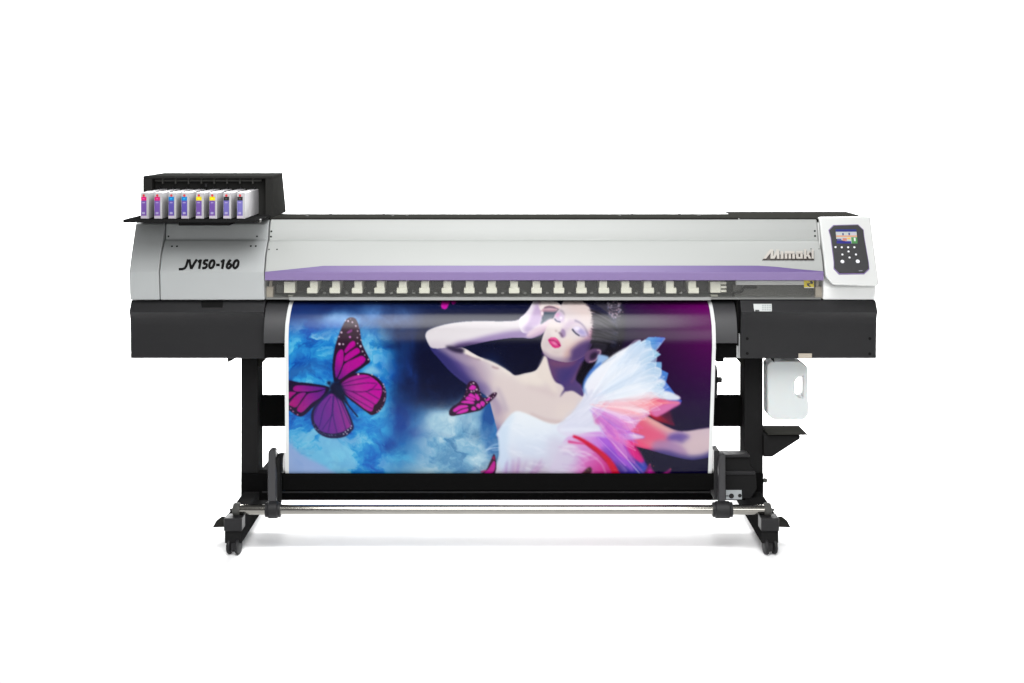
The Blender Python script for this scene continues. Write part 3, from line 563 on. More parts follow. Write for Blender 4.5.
    for k in range(120):
        a = -50+104*rs.rand(); R = np.interp(a, angs, rad)*(.55+.43*rs.rand()); wd = .05+.09*rs.rand(); r0 = R*(.12+.3*rs.rand()); a = math.radians(a)
        Q = lambda r, b: (584+r*math.cos(b), 403+r*math.sin(b))
        d = math.degrees(a)
        if d < -4: c_ = [(244, 248, 253), (214, 228, 244), (186, 208, 236), (252, 252, 254)][rs.randint(4)]
        elif d < 16: c_ = [(250, 222, 228), (244, 150, 160), (252, 240, 244), (236, 110, 130)][rs.randint(4)]
        else: c_ = [(234, 196, 236), (206, 130, 222), (246, 226, 244), (226, 90, 170), (160, 90, 214)][rs.randint(5)]
        tri = [Q(r0, a-wd*.3), Q(R*.8, a-wd), Q(R, a+(rs.rand()-.5)*wd), Q(R*.78, a+wd), Q(r0, a+wd*.3)]
        poly(tri, c_, .4, .10+.16*rs.rand(), False)
        e = tuple(min(255, v+14) for v in c_)
        line([tri[0], tri[1], tri[2]], .4, e, .3, .5); line([tri[2], tri[3]], .45, e, .3, .5)
        if rs.rand() < .5: line([Q(r0, a), Q(R*.9, a+.02)], .5, tuple(int(v*.82) for v in c_), .5, .28)
    for k in range(44):                               # gathered net over the chest
        x, y = 556+30*rs.rand(), 428-22*rs.rand(); y = max(y, 432-.9*(x-552))
        line([(x, y), (x+10+8*rs.rand(), y-6-8*rs.rand()), (x+20+14*rs.rand(), y-18-16*rs.rand())], .5+.8*rs.rand(), [(246, 248, 252), (204, 208, 228), (226, 226, 240)][rs.randint(3)], .5, .42)
    line([(573, 436), (582, 440), (594, 448), (605, 457), (612, 466), (618, 478)], 2.4, (204, 8, 52), .5, 1, 7.5)
    line([(586, 444), (598, 453), (606, 462)], 1.4, (150, 0, 40), .5, .6)
    line([(562, 450), (584, 452), (600, 462), (606, 474)], .9, (236, 210, 232), .5, .7); line([(566, 474), (584, 462), (598, 458)], .8, (232, 180, 220), .5, .6)
    poly([(581, 476), (585, 470), (590, 467), (592, 471), (588, 476)], (52, 24, 30), .6, .9); dot(588, 469.6, .5, (190, 120, 60)); dot(585, 472, .5, (200, 130, 70))
    cells([[(644, 476), (647, 468), (650, 463), (652, 468), (656, 474), (655, 478)], [(658, 477), (664, 472.6), (671, 468), (669, 474)]], (120, 24, 98), .5)
    cells([[(646.4, 477), (649.4, 469), (652.4, 472), (654, 477)], [(660, 477), (666, 472.4), (668, 475)]], (186, 24, 146), .5)
    for x, y in [(650, 464.6), (653.6, 466), (670.4, 468.8)]: dot(x, y, .6, (190, 110, 60), .3, .8)
    return C

# ---------------------------------------------------------------- materials
M = {}
M['white'] = material("white_cyclorama", (.92, .92, .92), .9, .05)
M['grey'] = material("grey_paint", (.355, .37, .37), .42, .3, bump=.08, scale=900, vary=.04)
M['silver'] = material("silver_white_paint", (.325, .335, .325), .42, .25, bump=.06, scale=900, vary=.04)
M['pale'] = material("white_plastic", (.72, .73, .72), .4, .3, bump=.06, scale=900, vary=.04)
M['fascia'] = material("white_fascia", (.55, .56, .55), .4, .3, bump=.06, scale=900, vary=.04)
M['purple'] = material("purple_paint", (.185, .133, .285), .32, .5, bump=.04, scale=900)
M['black'] = material("black_plastic", (.013, .013, .014), .45, .22, bump=.25, scale=1200, vary=.06)
M['blackmetal'] = material("black_powder_coat", (.013, .013, .0132), .65, .0, bump=.3, scale=900, vary=.06)
M['dark'] = material("dark_void", (.004, .004, .004), .7, .1)
M['topgrey'] = material("dark_grey_sheet", (.02, .02, .018), .8, .0, bump=.2, scale=900)
M['charcoal'] = material("charcoal_plastic", (.028, .028, .03), .45, .35, bump=.2, scale=900)
M['inner'] = material("inside_grey", (.085, .086, .08), .5, .3)
M['roller'] = material("pinch_roller_plastic", (.56, .56, .49), .5, .3)
M['beige'] = material("beige_plastic", (.36, .32, .265), .5, .2)
M['plate'] = material("galvanised_plate", (.42, .43, .43), .4, .4, .3)
M['ledge'] = material("grey_ledge", (.17, .175, .17), .4, .4)
M['steel'] = material("brushed_steel_tube", (.30, .29, .265), .14, .5, 1., bump=.05, scale=300)
M['dull'] = material("dull_grey_cast", (.06, .06, .056), .5, .15)
M['bar'] = material("black_bar", (.004, .004, .004), .6, .0)
M['violet'] = material("deep_violet_paint", (.115, .076, .21), .34, .3)
M['lip'] = material("grey_lip", (.27, .275, .27), .4, .3)
M['chrome'] = material("cream_letters", (.40, .375, .345), .35, .3, .1)
M['brown'] = material("shadow_and_screw_brown", (.035, .025, .022), .4, .4)  # painted shadow tone behind the emblem letters; also brown screws
M['ink'] = material("black_lettering", (.006, .006, .006), .5, .06)
M['cartridge'] = material("cartridge_white", (.40, .394, .406), .45, .4, bump=.05, scale=800)
M['bottle'] = material("milky_polythene", (.50, .53, .53), .38, .4, Subsurface_Weight=.25, Subsurface_Scale=.03)
M['sticker'] = attr_material("printed_sticker", .4, .3)
M['lcd'] = attr_material("lit_screen", .3, .3, .03)
M['button'] = material("button_white", (.72, .73, .76), .4, .4)
M['print'] = attr_material("glossy_vinyl_print", .22, .19)
m = bpy.data.materials.new("smoked_acrylic"); m.use_nodes = True; nt = m.node_tree
nt.nodes.remove(nt.nodes["Principled BSDF"]); out = nt.nodes["Material Output"]
tr = nt.nodes.new("ShaderNodeBsdfTransparent"); tr.inputs[0].default_value = (.98, .98, .97, 1)
gl = nt.nodes.new("ShaderNodeBsdfGlossy"); gl.inputs["Roughness"].default_value = .15
df = nt.nodes.new("ShaderNodeBsdfDiffuse"); df.inputs[0].default_value = (.5, .5, .48, 1)
m1 = nt.nodes.new("ShaderNodeMixShader"); m1.inputs[0].default_value = .05
m2 = nt.nodes.new("ShaderNodeMixShader"); m2.inputs[0].default_value = .03
nt.links.new(tr.outputs[0], m1.inputs[1]); nt.links.new(gl.outputs[0], m1.inputs[2])
nt.links.new(m1.outputs[0], m2.inputs[1]); nt.links.new(df.outputs[0], m2.inputs[2]); nt.links.new(m2.outputs[0], out.inputs[0])
M['window'] = m

# ---------------------------------------------------------------- the white studio sweep
bm = B(); vs = []
prof = [(-1.75, 0.), (3.4, 0.)]+[(3.4+1.6*math.sin(a), 1.6-1.6*math.cos(a)) for a in np.linspace(.1, math.pi/2, 14)]+[(5., 6.)]
for y, z in prof: vs.append((bm.verts.new((-12, y, z)), bm.verts.new((12, y, z))))
for a, b in zip(vs, vs[1:]): bm.faces.new((a[0], a[1], b[1], b[0]))
fl = obj("floor", bm, M['white'], smooth=60); fl['kind'] = 'structure'

# ---------------------------------------------------------------- the printer
PR = empty("wide_format_printer", (0, .15, 0), "wide silver roll printer with black lower housing and purple stripe on a castored black stand", "printer")
# parts are measured in world space; the parent's own offset is taken off once at the end
YB = .47
def cover(name, tab, px0, px1, mat, bevel=.004, yb=YB):
    prof = [(Y, ZZ(py, Y)) for py, Y in tab]
    prof += [(yb, prof[-1][1]), (yb, prof[0][1])]
    return obj(name, prism_x(B(), prof, XX(px0), XX(px1)), mat, PR, bevel)
slope = [(218.6, .118), (229, .097), (230.6, .094), (240.4, .086), (241.6, .071), (254, .028), (272, 0.)]
FRONT = Sheet(slope+[(280, .006)])
LEFT = Sheet([(218.6, .12), (224, .09), (239.6, .085), (240.8, .071), (254, .028), (272, 0.), (300, .012)])
cover("side_cover", [(218.6, .12), (224, .088), (254, .03), (272, 0.), (300, .012)], 128.9, 158.8, M['grey'])
fp = cover("front_panel", LEFT.t, 159.5, 264, M['grey'])
fc = cover("front_cover", FRONT.t, 264.8, 823.8, M['silver'])
# screws and holes
def dots(name, pts, sh, r, parent, mat):
    for x, y in pts: obj(name, cyl(B(), sh.at(x, y, -.002), sh.at(x, y, .0012), r*5/FPX, None, 12), mat, parent)
dots("screw", [(168.5, 236.4), (257, 236.4)], LEFT, .9, fp, M['ink'])
dots("screw", [(172, 246.4), (177, 246.4)], LEFT, 1., fp, M['ink']); dots("screw", [(250.8, 246.2), (255.8, 246.2)], LEFT, 1., fp, M['ink'])
dots("screw", [(271.4, 231.4), (271, 236.6)], FRONT, 1., fc, M['ink']); dots("screw", [(814.8, 231), (815, 236)], FRONT, 1., fc, M['ink'])
dots("screw", [(269, 249.5), (277, 249.5)], FRONT, .8, fc, M['ink']); dots("screw", [(811, 249), (819, 249)], FRONT, .6, fc, M['dull'])
# the purple stripe: bent over the lower edge of the cover
bm = B()
up_edge = [(264.9, 272), (300, 268.6), (324, 266.1), (400, 265.9), (520, 265.9), (640, 265.9), (758, 265.9), (775, 267), (800, 269.6), (823.6, 271.6)]
off = .0022; lo = B(); ra, rb = [], []
for x, y in up_edge:
    ra.append([bm.verts.new(FRONT.at(x, yy, off)) for yy in (y-.1, (y+272)/2, 272)])
    rb.append([lo.verts.new(FRONT.at(x, 272, off))]+[lo.verts.new(PP(x, yy, Y-off)) for yy, Y in ((272.6, 0), (280.2, .006))]+[lo.verts.new(PP(x, 280.4, .03))])
for g, rows in ((bm, ra), (lo, rb)):
    for a, b in zip(rows, rows[1:]):
        for k in range(len(a)-1): g.faces.new((a[k], a[k+1], b[k+1], b[k]))
st = obj("stripe", bm, M['violet'], fc, smooth=8); obj("stripe_edge", lo, M['purple'], st, smooth=8)
dots("screw", [(300.6, 270)], FRONT, .9, fc, M['brown']); dots("screw", [(787.4, 269.6)], FRONT, 1., fc, M['brown'])
# raised maker's lettering
bm, bk = B(), B()
R_ = lambda x0, y0, x1, y1: [(x0, y1), (x1, y1), (x1, y0), (x0, y0)]
strokes = [[(762.6, 259.5), (765.8, 259.5), (772.6, 251), (769.8, 251)], [(770.4, 250.9), (773.2, 250.9), (772.6, 259.5), (770.2, 259.5)],
           [(771.4, 259.5), (774.2, 259.5), (779, 251.2), (776.4, 251.2)], [(776.2, 251.1), (778.8, 251.1), (779., 259.5), (776.6, 259.5)],
           R_(780.4, 253, 783, 259.5), R_(784.4, 253, 786.8, 259.5), R_(788.2, 253.2, 790.6, 259.5), R_(792., 253, 794.4, 259.5), R_(784.6, 252.9, 794.2, 254.5),
           R_(795.8, 253.6, 798.2, 259), R_(799.8, 253, 802.2, 259.5), R_(796.2, 252.9, 802, 254.5), R_(796.2, 257.9, 801.8, 259.5),
           R_(803.6, 251, 806, 259.5), [(805.6, 257.4), (807, 257.4), (810.4, 252.9), (808, 252.9)], [(806.6, 256.2), (808.6, 255.4), (810.8, 259.5), (808.4, 259.5)], R_(811.2, 251.4, 813.4, 259.5)]
for i, s in enumerate(strokes):
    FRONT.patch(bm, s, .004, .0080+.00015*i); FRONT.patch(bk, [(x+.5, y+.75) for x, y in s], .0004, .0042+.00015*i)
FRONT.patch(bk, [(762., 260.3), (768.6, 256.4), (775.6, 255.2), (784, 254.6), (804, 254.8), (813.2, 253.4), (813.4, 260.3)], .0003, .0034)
em = obj("emblem", bm, M['chrome'], fc); obj("emblem_shadow", bk, M['brown'], fc)  # dark offset copy and wedge paint the letters' shadow and shaded gaps
# model lettering on the grey panel
bm = B(); LW = 2.4
glyphs = [([(188.2, 259.4), (187.2, 263), (186.3, 266), (184.9, 268.2), (182.6, 269.2), (178.8, 269.3)], 0), ([(189.4, 259.4), (190.2, 264), (191.2, 269)], 0), ([(191.3, 269), (194, 264), (197, 259.4)], 0),
          ([(200.9, 259.5), (200.1, 264), (199.2, 269)], 0), ([(198, 262), (199.6, 261.2), (200.9, 260.2)], 0), ([(208.4, 260.5), (206.4, 260.5), (204.6, 260.5)], 0), ([(204.8, 260.2), (204.2, 262.2), (203.6, 264)], 0), ([(203.4, 264.2), (205.4, 263.6), (206.8, 264.6), (206.8, 266.4), (205.4, 268), (202.2, 268.3)], 0),
          (oval(211.9, 264.3, 2.3, 3.9, .25), 1), ([(216.2, 265), (219.8, 265)], 0), ([(223.9, 259.5), (223.1, 264), (222.2, 269)], 0), ([(221, 262), (222.6, 261.2), (223.9, 260.2)], 0),
          ([(230.9, 259.8), (228.9, 261.8), (227.4, 264.4), (226.9, 266.2)], 0), (oval(229, 266.1, 2., 2.1, .25), 1), (oval(236, 264.3, 2.3, 3.9, .25), 1)]
for i, (g, cl) in enumerate(glyphs): ribbon(bm, g, LW, LEFT, .0002, .0013+.00006*i, cl)
obj("lettering", bm, M['ink'], fp)
# black top plates
box(bm := B(), XX(268.4, .118), .786, .116, .315, ZZ(218.6, .118)-.01, ZZ(218.6, .118)+.0035)
tp = obj("top_plate", bm, M['topgrey'], PR, .0015)
for x, y in ((-.72, .18), (-.65, .29), (-.46, .29), (-.42, .2), (-.37, .2), (.38, .2), (.43, .29), (.6, .29), (.66, .2)): obj("screw", cyl(B(), (x, y, 1.070), (x, y, 1.0785), .005, None, 12), M['ink'], tp)
zt = ZZ(218.6, .118)
box(bm := B(), .788, 1.245, .1165, .49, zt-.012, zt+.0012)
obj("top_plate", bm, M['topgrey'], PR, .002)

# inside seen through the window
inn = obj("carriage_bay", pbox(B(), 262, 828, 279, 300, .17, .28), M['inner'], PR)
solid(bm := B(), [PP(266, 291.8, .165), PP(821, 291.8, .165), PP(821, 297.6, .035), PP(266, 297.6, .035)], [PP(266, 293.4, .165), PP(821, 293.4, .165), PP(821, 299.4, .035), PP(266, 299.4, .035)])
obj("platen", bm, M['ledge'], inn)
bm = pbox(B(), 289, 711, 297.3, 300.3, .016, .012); obj("exit_lip", bm, M['lip'], inn, .001)
def roller_mesh(px):
    bm = B(); X = XX(px, .0195)
    box(bm, X-.0132, X+.0132, .0195, .13, ZZ(291.6, .0195), ZZ(281.2, .0195)); box(bm, X-.008, X+.008, .022, .05, ZZ(282, .022), ZZ(280.6, .022))
    X *= 1.007; box(bm, X-.0178, X+.0178, .016, .05, ZZ(293.4, .016), ZZ(288, .016))
    return bm
for i in range(18): obj("pinch_roller", roller_mesh(313.7+22.27*i), M['roller'], inn, .0012)
bm = pbox(B(), 284, 295, 281.8, 293, .03, .05); bm = pbox(bm, 288, 293, 295.2, 296.4, .05, .02); obj("media_clamp", bm, M['roller'], inn, .0012)
bm = pbox(B(), 710.4, 720.8, 281.6, 292.8, .03, .05)
for k in range(3): pbox(bm, 721, 726.5, 282+k*3.9, 284.4+k*3.9, .031, .04)
pbox(bm, 711, 718, 294.6, 296.6, .05, .02); obj("media_clamp", bm, M['roller'], inn, .0012)
for i in range(17):
    c = 313.7+22.27*i+11; obj("slot", pbox(B(), c-1.7, c+1.5, 292.2, 294, .06, .02), M['ledge'], inn, .0008)
bm = pbox(B(), 276.5, 283, 284.6, 293.2, .10, .04); pbox(bm, 277, 279.4, 286, 288.4, .095, .01); obj("bracket", bm, M['ledge'], inn, .001)
for a, b in (((269.2, 280.4), (266.4, 286.4)), ((816.2, 280.4), (815.4, 286))):
    bm = pbox(B(), a[0], a[0]+2.8, 280.4, 286.6, .05, .02); pbox(bm, b[0], b[0]+6.6, 286.6, 298.2, .045, .03); obj("post", bm, M['beige'], inn, .001)
bm = pbox(B(), 736, 805, 280.6, 285, .03, .02); obj("encoder_cover", bm, M['plate'], inn, .001)
bm = pbox(B(), 733, 814.4, 285.2, 298.8, .07, .02); obj("service_plate", bm, M['inner'], inn, .001)
bm = B(); pts = [(757, 287), (744, 287.4), (741.5, 291.6), (734, 292.2), (733, 299)]
for a, b in zip(pts, pts[1:]): cyl(bm, PP(*a, .06), PP(*b, .06), .004, None, 10)
box(bm, XX(744, .05), XX(757, .05), .05, .07, ZZ(288.4, .05), ZZ(285.8, .05)); obj("cable", bm, M['dark'], inn)
YL, BK, WH = sl((236, 212, 30)), sl((28, 26, 20)), sl((226, 226, 220))
flat = Sheet([(200, .028), (400, .028)])
q = [([flat.at(*p, .0) for p in ((804, 280.4), (814, 280.4), (814, 288), (804, 288))], YL), ([flat.at(*p, .0005) for p in ((804.2, 287.2), (813.8, 287.2), (813.8, 287.9), (804.2, 287.9))], WH)]
for pol in ([(807, 283.4), (810.6, 283), (809, 285), (811.6, 286.6), (809.6, 286.8), (807, 285.4)], [(809.6, 281), (812.6, 280.8), (813, 283.6), (810.8, 284)]): q.append(([flat.at(*p, .001) for p in pol], BK))
colour_quads("warning_sticker", q, M['sticker'], inn)
obj("viewing_window", pbox(B(), 265.2, 823.2, 280.6, 297.2, .0075, .003), M['window'], PR)

# black lower housing
lip = [(300.2, .03), (312, 0.), (315, .008), (319, .0135), (326, .018), (336, .0195), (347, .021), (358.4, .022)]
LOW = Sheet(lip)
ll = cover("lower_cover", lip, 128.9, 264, M['black'], .0025, .5)
LOW.patch(bm := B(), [(201, 300.9), (223, 300.9), (222.6, 307.6), (201.6, 307.6)], -.002, .0012); obj("recess_shade", bm, M['dark'], ll, .001)  # dark slab stands in for the shade inside the latch cut-out
rl = cover("lower_cover", lip, 741.2, 878, M['black'], .0025, .5)
dots("hole", [(747.2, 338.6), (747.2, 353.4), (869.8, 338.6), (869.8, 353.8)], LOW, 1.5, rl, M['dark'])
q = [([LOW.at(*p, .002) for p in ((753.4, 304.2), (771.6, 304.2), (771.8, 311.6), (754.4, 311.6), (753.6, 308))], sl((214, 218, 216)))]
for k in range(4):
    for r in range(3): q.append(([LOW.at(*p, .0026) for p in ((762+k*2.4, 305.2+r*2.1), (763.6+k*2.4, 305.2+r*2.1), (763.6+k*2.4, 306.6+r*2.1), (762+k*2.4, 306.6+r*2.1))], sl((176, 184, 184))))
q.append(([LOW.at(*p, .0026) for p in ((755, 310.2), (759, 310.2), (759.4, 311.6), (755.2, 311.6))], sl((70, 70, 70))))
colour_quads("label_sticker", q, M['sticker'], rl)
bm = pbox(B(), 798.6, 812, 353.6, 358.9, .016, .03); obj("drain_plug", bm, M['beige'], rl, .001)
# curved media guide under the sheet
def guide_curve(y0, y1, Y0, Y1, n=14):
    return [(y0+(y1-y0)*(1-math.cos(t)), Y1+(Y0-Y1)*(1-math.sin(t))) for t in np.linspace(0, math.pi/2, n)]
gtab = guide_curve(300.6, 343, .088, -.019)
gd = cover("media_guide", gtab+[(343.4, .006), (358.2, .008)], 264.6, 736.5, M['charcoal'], 0, .5)
obj("apron", pbox(B(), 264.6, 736.5, 343.2, 358.2, .0, .01), M['bar'], gd)
obj("gap_filler", pbox(B(), 736.6, 741, 298.8, 358, .05, .4), M['dark'], PR)
bm = pbox(B(), 264.6, 266.8, 345.6, 358.6, .03, .02); obj("bracket", bm, M['plate'], PR, .0006)
bm = pbox(B(), 734.2, 738.6, 346, 358, .03, .02); pbox(bm, 738.8, 740.8, 334, 358, .028, .02); obj("bracket", bm, M['plate'], PR, .0006)
bm = pbox(B(), 716.4, 724, 356, 362, .07, .05); obj("bracket", bm, M['blackmetal'], PR, .001)
for side, pol in ((0, [(227, 357), (238, 357), (228, 362.6)]), (1, [(770, 357), (774, 357), (774.4, 362.6)])):
    obj("bracket", prism_y(B(), pol, .05, .05), M['blackmetal'], PR)
# paper sensor peeping past the sheet
bm = pbox(B(), 716, 722.2, 378, 383, .1, .03); cyl(bm, PP(722, 379, .11), PP(728, 379, .11), .002, None, 8); obj("paper_sensor", bm, M['black'], PR, .001)
bm = prism_y(B(), [(714, 364), (717, 366), (717.8, 374), (717.2, 398), (714, 398)], .1, .02); obj("rear_guide", bm, M['black'], PR)

# ---------------- control console
CON = Sheet([(216, .108), (284.5, -.034), (292, -.05)])
bm = solid(B(), [CON.at(*p) for p in ((819.0, 216.8), (870.4, 216.2), (879.6, 283.4), (877.4, 286.6), (833, 285), (825.8, 277), (825, 270))], [CON.at(*p) + Vector((0, .045, -.004)) for p in ((819.6, 217.2), (870.2, 216.6), (878, 282.4), (876, 284.8), (834.4, 283.4), (826, 276), (825, 270))])
con = obj("control_console", bm, M['fascia'], PR, .006, 3)
prof = [(Y, ZZ(py, Y)) for py, Y in ((219.6, .125), (270, .045), (280, .03), (288, .02), (299.8, .028))]
obj("console_body", prism_x(B(), prof+[(YB, prof[-1][1]), (YB, prof[0][1])], XX(824.6), XX(877.4)), M['pale'], PR, .004)
key = [(829, 231), (833.6, 226.2), (857.6, 225.6), (863, 230.8), (863.6, 237), (868, 262.6), (868.6, 268.8), (863.6, 273.6), (839, 273.8), (834, 268.4), (834, 262), (831, 238.4)]
c0 = (848.6, 250)
grow = lambda pts, k: [(c0[0]+(x-c0[0])*k, c0[1]+(y-c0[1])*k) for x, y in pts]
CON.patch(bm := B(), grow(key, 1.035), .0002, .003); obj("keypad_rim", bm, M['purple'], con)
CON.patch(bm := B(), key, .0028, .0055); obj("keypad", bm, M['charcoal'], con, .0012)
def scr(u, v): return CON.at(835.2+20.8*u+1.*v, 230.2+14*v, 0)
def sq(u0, v0, u1, v1, off, c):
    return ([CON.at(835.2+20.8*u+1.2*v, 230.2+14*v, off) for u, v in ((u0, v0), (u1, v0), (u1, v1), (u0, v1))], sl(c))
q = [sq(0, 0, 1, 1, .0058, (196, 200, 198)), sq(0, 0, 1, .17, .006, (44, 50, 128)), sq(0, .44, 1, .52, .006, (226, 150, 96)), sq(0, .84, .7, 1, .006, (50, 50, 140)), sq(.72, .56, 1, 1, .0061, (84, 146, 86)),
     sq(.3, .26, .38, .42, .006, (90, 96, 140)), sq(.6, .24, .68, .42, .006, (90, 96, 150)), sq(.04, .66, .24, .8, .006, (96, 96, 160)), sq(.3, .62, .5, .82, .006, (200, 130, 120)), sq(.84, .6, .92, .84, .0063, (230, 240, 230)), sq(.06, .3, .2, .4, .006, (190, 200, 214)), sq(.76, .28, .94, .4, .006, (200, 190, 210)), sq(.52, .58, .68, .7, .006, (236, 190, 90))]
colour_quads("screen", q, M['lcd'], con)
for x, y, r in ((835.2, 248, 1.1), (841.4, 248.2, 1.1), (847.8, 248.2, 1.1), (854, 248.2, 1.1), (848.2, 252.4, 1.1), (842, 255.4, 1.1), (855.6, 255.4, 1.1), (849.2, 258.4, 1.1), (842, 262.4, 2.), (857.4, 262.2, 2.1)):
    obj("button", cyl(B(), CON.at(x, y, .005), CON.at(x, y, .0075), r*5/FPX, r*4.4/FPX, 16), M['button'], con)
q = [([CON.at(*p, .0058) for p in ((858.4, 271.2), (862, 271), (862.2, 271.8), (858.6, 272))], sl((150, 150, 160)))]
colour_quads("keypad_marking", q, M['sticker'], con)
q = [([CON.at(*p, .0058) for p in ((841, 259), (854, 258.8), (854, 259.1), (841, 259.3))], sl((90, 90, 100)))]
colour_quads("keypad_marking", q, M['sticker'], con)

# ---------------- ink station on the left shoulder
z0, z1 = ZZ(218.6, .118)+.0035, ZZ(176, .12)
xl, xr = XX(143, .12), XX(272.2, .12)
bm = B(); t = .009
solid(bm, [(xl, .12, z1-t), (xr, .12, z1-t), (xr, .12, z1), (xl, .12, z1)], [(xl, .43, z1-t), (xr-.012, .43, z1-t), (xr-.012, .43, z1), (xl, .43, z1)])
box(bm, xl, xl+.031, .1205, .43, z0-.02, z1-t)
solid(bm, [(xr-.024, .1205, z0), (xr, .1205, z0), (xr, .1205, z1-t), (xr-.024, .1205, z1-t)], [(xr-.04, .43, z0), (xr+.001, .43, z0), (xr-.012, .43, z1-t), (xr-.04, .43, z1-t)])
box(bm, xl+.031, xr-.024, .41, .428, z0, z1-t); box(bm, xl+.031, xr-.024, .125, .41, z0-.004, z0+.004)
box(bm, xl+.031, xr-.024, .165, .18, z0+.004, z1-t)
M['shell'] = material("station_shell", (.022, .022, .021), .6, .0, bump=.3, scale=900)
ink = obj("ink_station", bm, M['shell'], PR, .0015)
bm = B(); ya = .148; za = ZZ(180.4, ya)
cyl(bm, (XX(155, ya), ya, za), (XX(261.5, ya), ya, za), .0042, None, 14)
for k in range(8): X = XX(163.2+12.85*k, ya); box(bm, X-.0022, X+.0022, ya-.009, ya+.006, za-.011, za+.009)
obj("slot_rail", bm, M['dull'], ink)
bm = B(); cyl(bm, PP(206, 183.4, .15), PP(206, 187, .15), .006, None, 10)
for k in range(9): X = XX(150.5+13.4*k, .2); box(bm, X-.001, X+.001, .13, .164, z0+.004, ZZ(187, .15))
obj("slot_divider", bm, M['black'], ink)
bm = B(); zt2 = ZZ(219.6, -.125)
box(bm, -1.286, -.838, -.125, .119, zt2-.010, zt2)
tr_ = obj("cartridge_tray", bm, M['blackmetal'], PR, .0015)
bm = pbox(B(), 178.6, 229.4, 221.4, 225.6, -.11, .1); obj("tray_stay", bm, M['blackmetal'], tr_, .001)
bm = pbox(B(), 255.8, 260, 219.4, 223, -.11, .03); obj("end_cap", bm, M['dull'], tr_, .002)

# ---------------- stand
def leg(px0, px1, name="leg"):
    return obj(name, box(B(), XX(px0, .14), XX(px1, .14), .14, .25, .095, ZZ(357.8, .14)), M['blackmetal'], PR, .002)
for a, b, pol in ((241, 257.6, [(257.8, 357.6), (267.5, 357.6), (262, 363), (261, 367), (257.8, 367)]), (744.6, 763, [(744, 357.6), (735.6, 357.6), (741.5, 364.6), (744, 367)])):
    lg = leg(a, b); obj("gusset", prism_y(B(), pol, .15, .02), M['topgrey'], lg)
obj("cross_bar", pbox(B(), 256, 747, 397, 426.6, .2, .05), M['bar'], PR, .002)
lb = obj("cross_bar", box(B(), XX(240.8, .13), XX(763.6, .13), .132, .19, ZZ(500.4, .132), ZZ(473.4, .132)), M['bar'], PR, .002)
obj("front_lip", pbox(B(), 283, 715, 473.6, 490, -.016, .005), M['bar'], lb, .001)
obj("rib", pbox(B(), 262, 742, 491.4, 493, .129, .004), M['black'], lb)
fx = ((-.934, -.879, -1), (.811, .866, 1))
for x0, x1, s in fx:
    bm = B()
    side = [(-.205, .038), (-.205, .082), (-.195, .088), (-.195, .120), (.1, .122), (.3, .122), (.66, .11), (.66, .04)]
    prism_x(bm, side, x0, x1)
    ft = obj("foot", bm, M['blackmetal'], PR, .003)
    bm = B(); box(bm, x0-.002, x1+.002, -.212, -.15, .079, .122); 
    obj("foot_cap", bm, M['black'], ft, .004)
    xo = x0 if s < 0 else x1                          # levelling lever beside the foot
    k = s
    bm = solid(B(), [(xo, -.17, .098), (xo, -.17, .082), (xo+k*.046, -.17, .080), (xo+k*.044, -.17, .086), (xo+k*.026, -.17, .098)], [(xo, -.12, .104), (xo, -.12, .088), (xo+k*.046, -.12, .086), (xo+k*.044, -.12, .090), (xo+k*.026, -.12, .104)])
    obj("lever", bm, M['topgrey'], ft, .0015)
    for yc in (-.193, .60):                           # twin-wheel castors
        xc = (x0+x1)/2+ .001; bm = B()
        cyl(bm, (xc, yc, .02), (xc, yc, .04), .012, None, 16); box(bm, xc-.008, xc+.008, yc-.014, yc+.014, .012, .038)
        ca = obj("caster", bm, M['black'], ft, .001)
        ca_, sa_ = math.cos(.2*s), math.sin(.2*s)       # swivelled a little, as it was left standing
        for dx in (-.0145, .0145):
            obj("wheel", lathe(B(), (xc+(dx-.007)*ca_, yc+(dx-.007)*sa_, .0262), (ca_, sa_, 0), [(0, .010), (.0008, .019), (.003, .0245), (.006, .026), (.009, .026), (.012, .0245), (.0138, .019), (.0145, .010)], 36), M['black'], ca)
# take-up tube with collars
YP, ZP = -.165, ZZ(509.6, -.165)
x0, x1 = XX(234, YP), XX(770, YP)
tube = obj("take_up_tube", cyl(B(), (x0, YP, ZP), (x1, YP, ZP), .0163, None, 40), M['steel'], PR)
for xa, s in ((x0, -1), (x1, 1)):
    obj("end_cap", lathe(B(), (xa-s*.02, YP, ZP), (s, 0, 0), [(0, .0165), (.001, .0225), (.017, .0225), (.022, .019), (.024, .012), (.024, .004), (.034, .004)], 32), M['dull'], tube)
def arm(px0, px1, top, bot, Ya, lean):
    f = [(px0, bot), (px0, top+4), (px0+1.2, top+1), (px0+3, top), (px1-1.5, top), (px1, top+1.5), (px1, bot)]
    fr = [PP(a, b, Ya+lean*(bot-b)/(bot-top)) for a, b in f]
    return solid(B(), fr, [v+Vector((0, .035, 0)) for v in fr])
for px0, px1, top, cl in ((267.8, 275.8, 449.4, (265.6, 281)), (718.8, 725.6, 453.6, (712.2, 732.4))):
    am = obj("take_up_arm", arm(px0, px1, top, 512, -.19, .17), M['charcoal'], PR, .003)
    xa, xb = XX(cl[0], YP), XX(cl[1], YP); xm = (xa+xb)/2
    obj("clamp", lathe(B(), (xa, YP, ZP), (1, 0, 0), [(0, .0168), (.0005, .024), (.008, .0245), (.012, .028), (xb-xa-.012, .028), (xb-xa-.008, .0245), (xb-xa-.0005, .024), (xb-xa, .0168)], 32), M['black'], am)
RC, RY, RR = ZZ(470, -.01), .027, .0365
CC = ZZ(461.2, .05)
obj("arm_back", prism_y(B(), [(275.6, 458), (279.6, 458), (279.6, 506), (275.6, 506)], -.06, .05), M['blackmetal'], PR, .002)
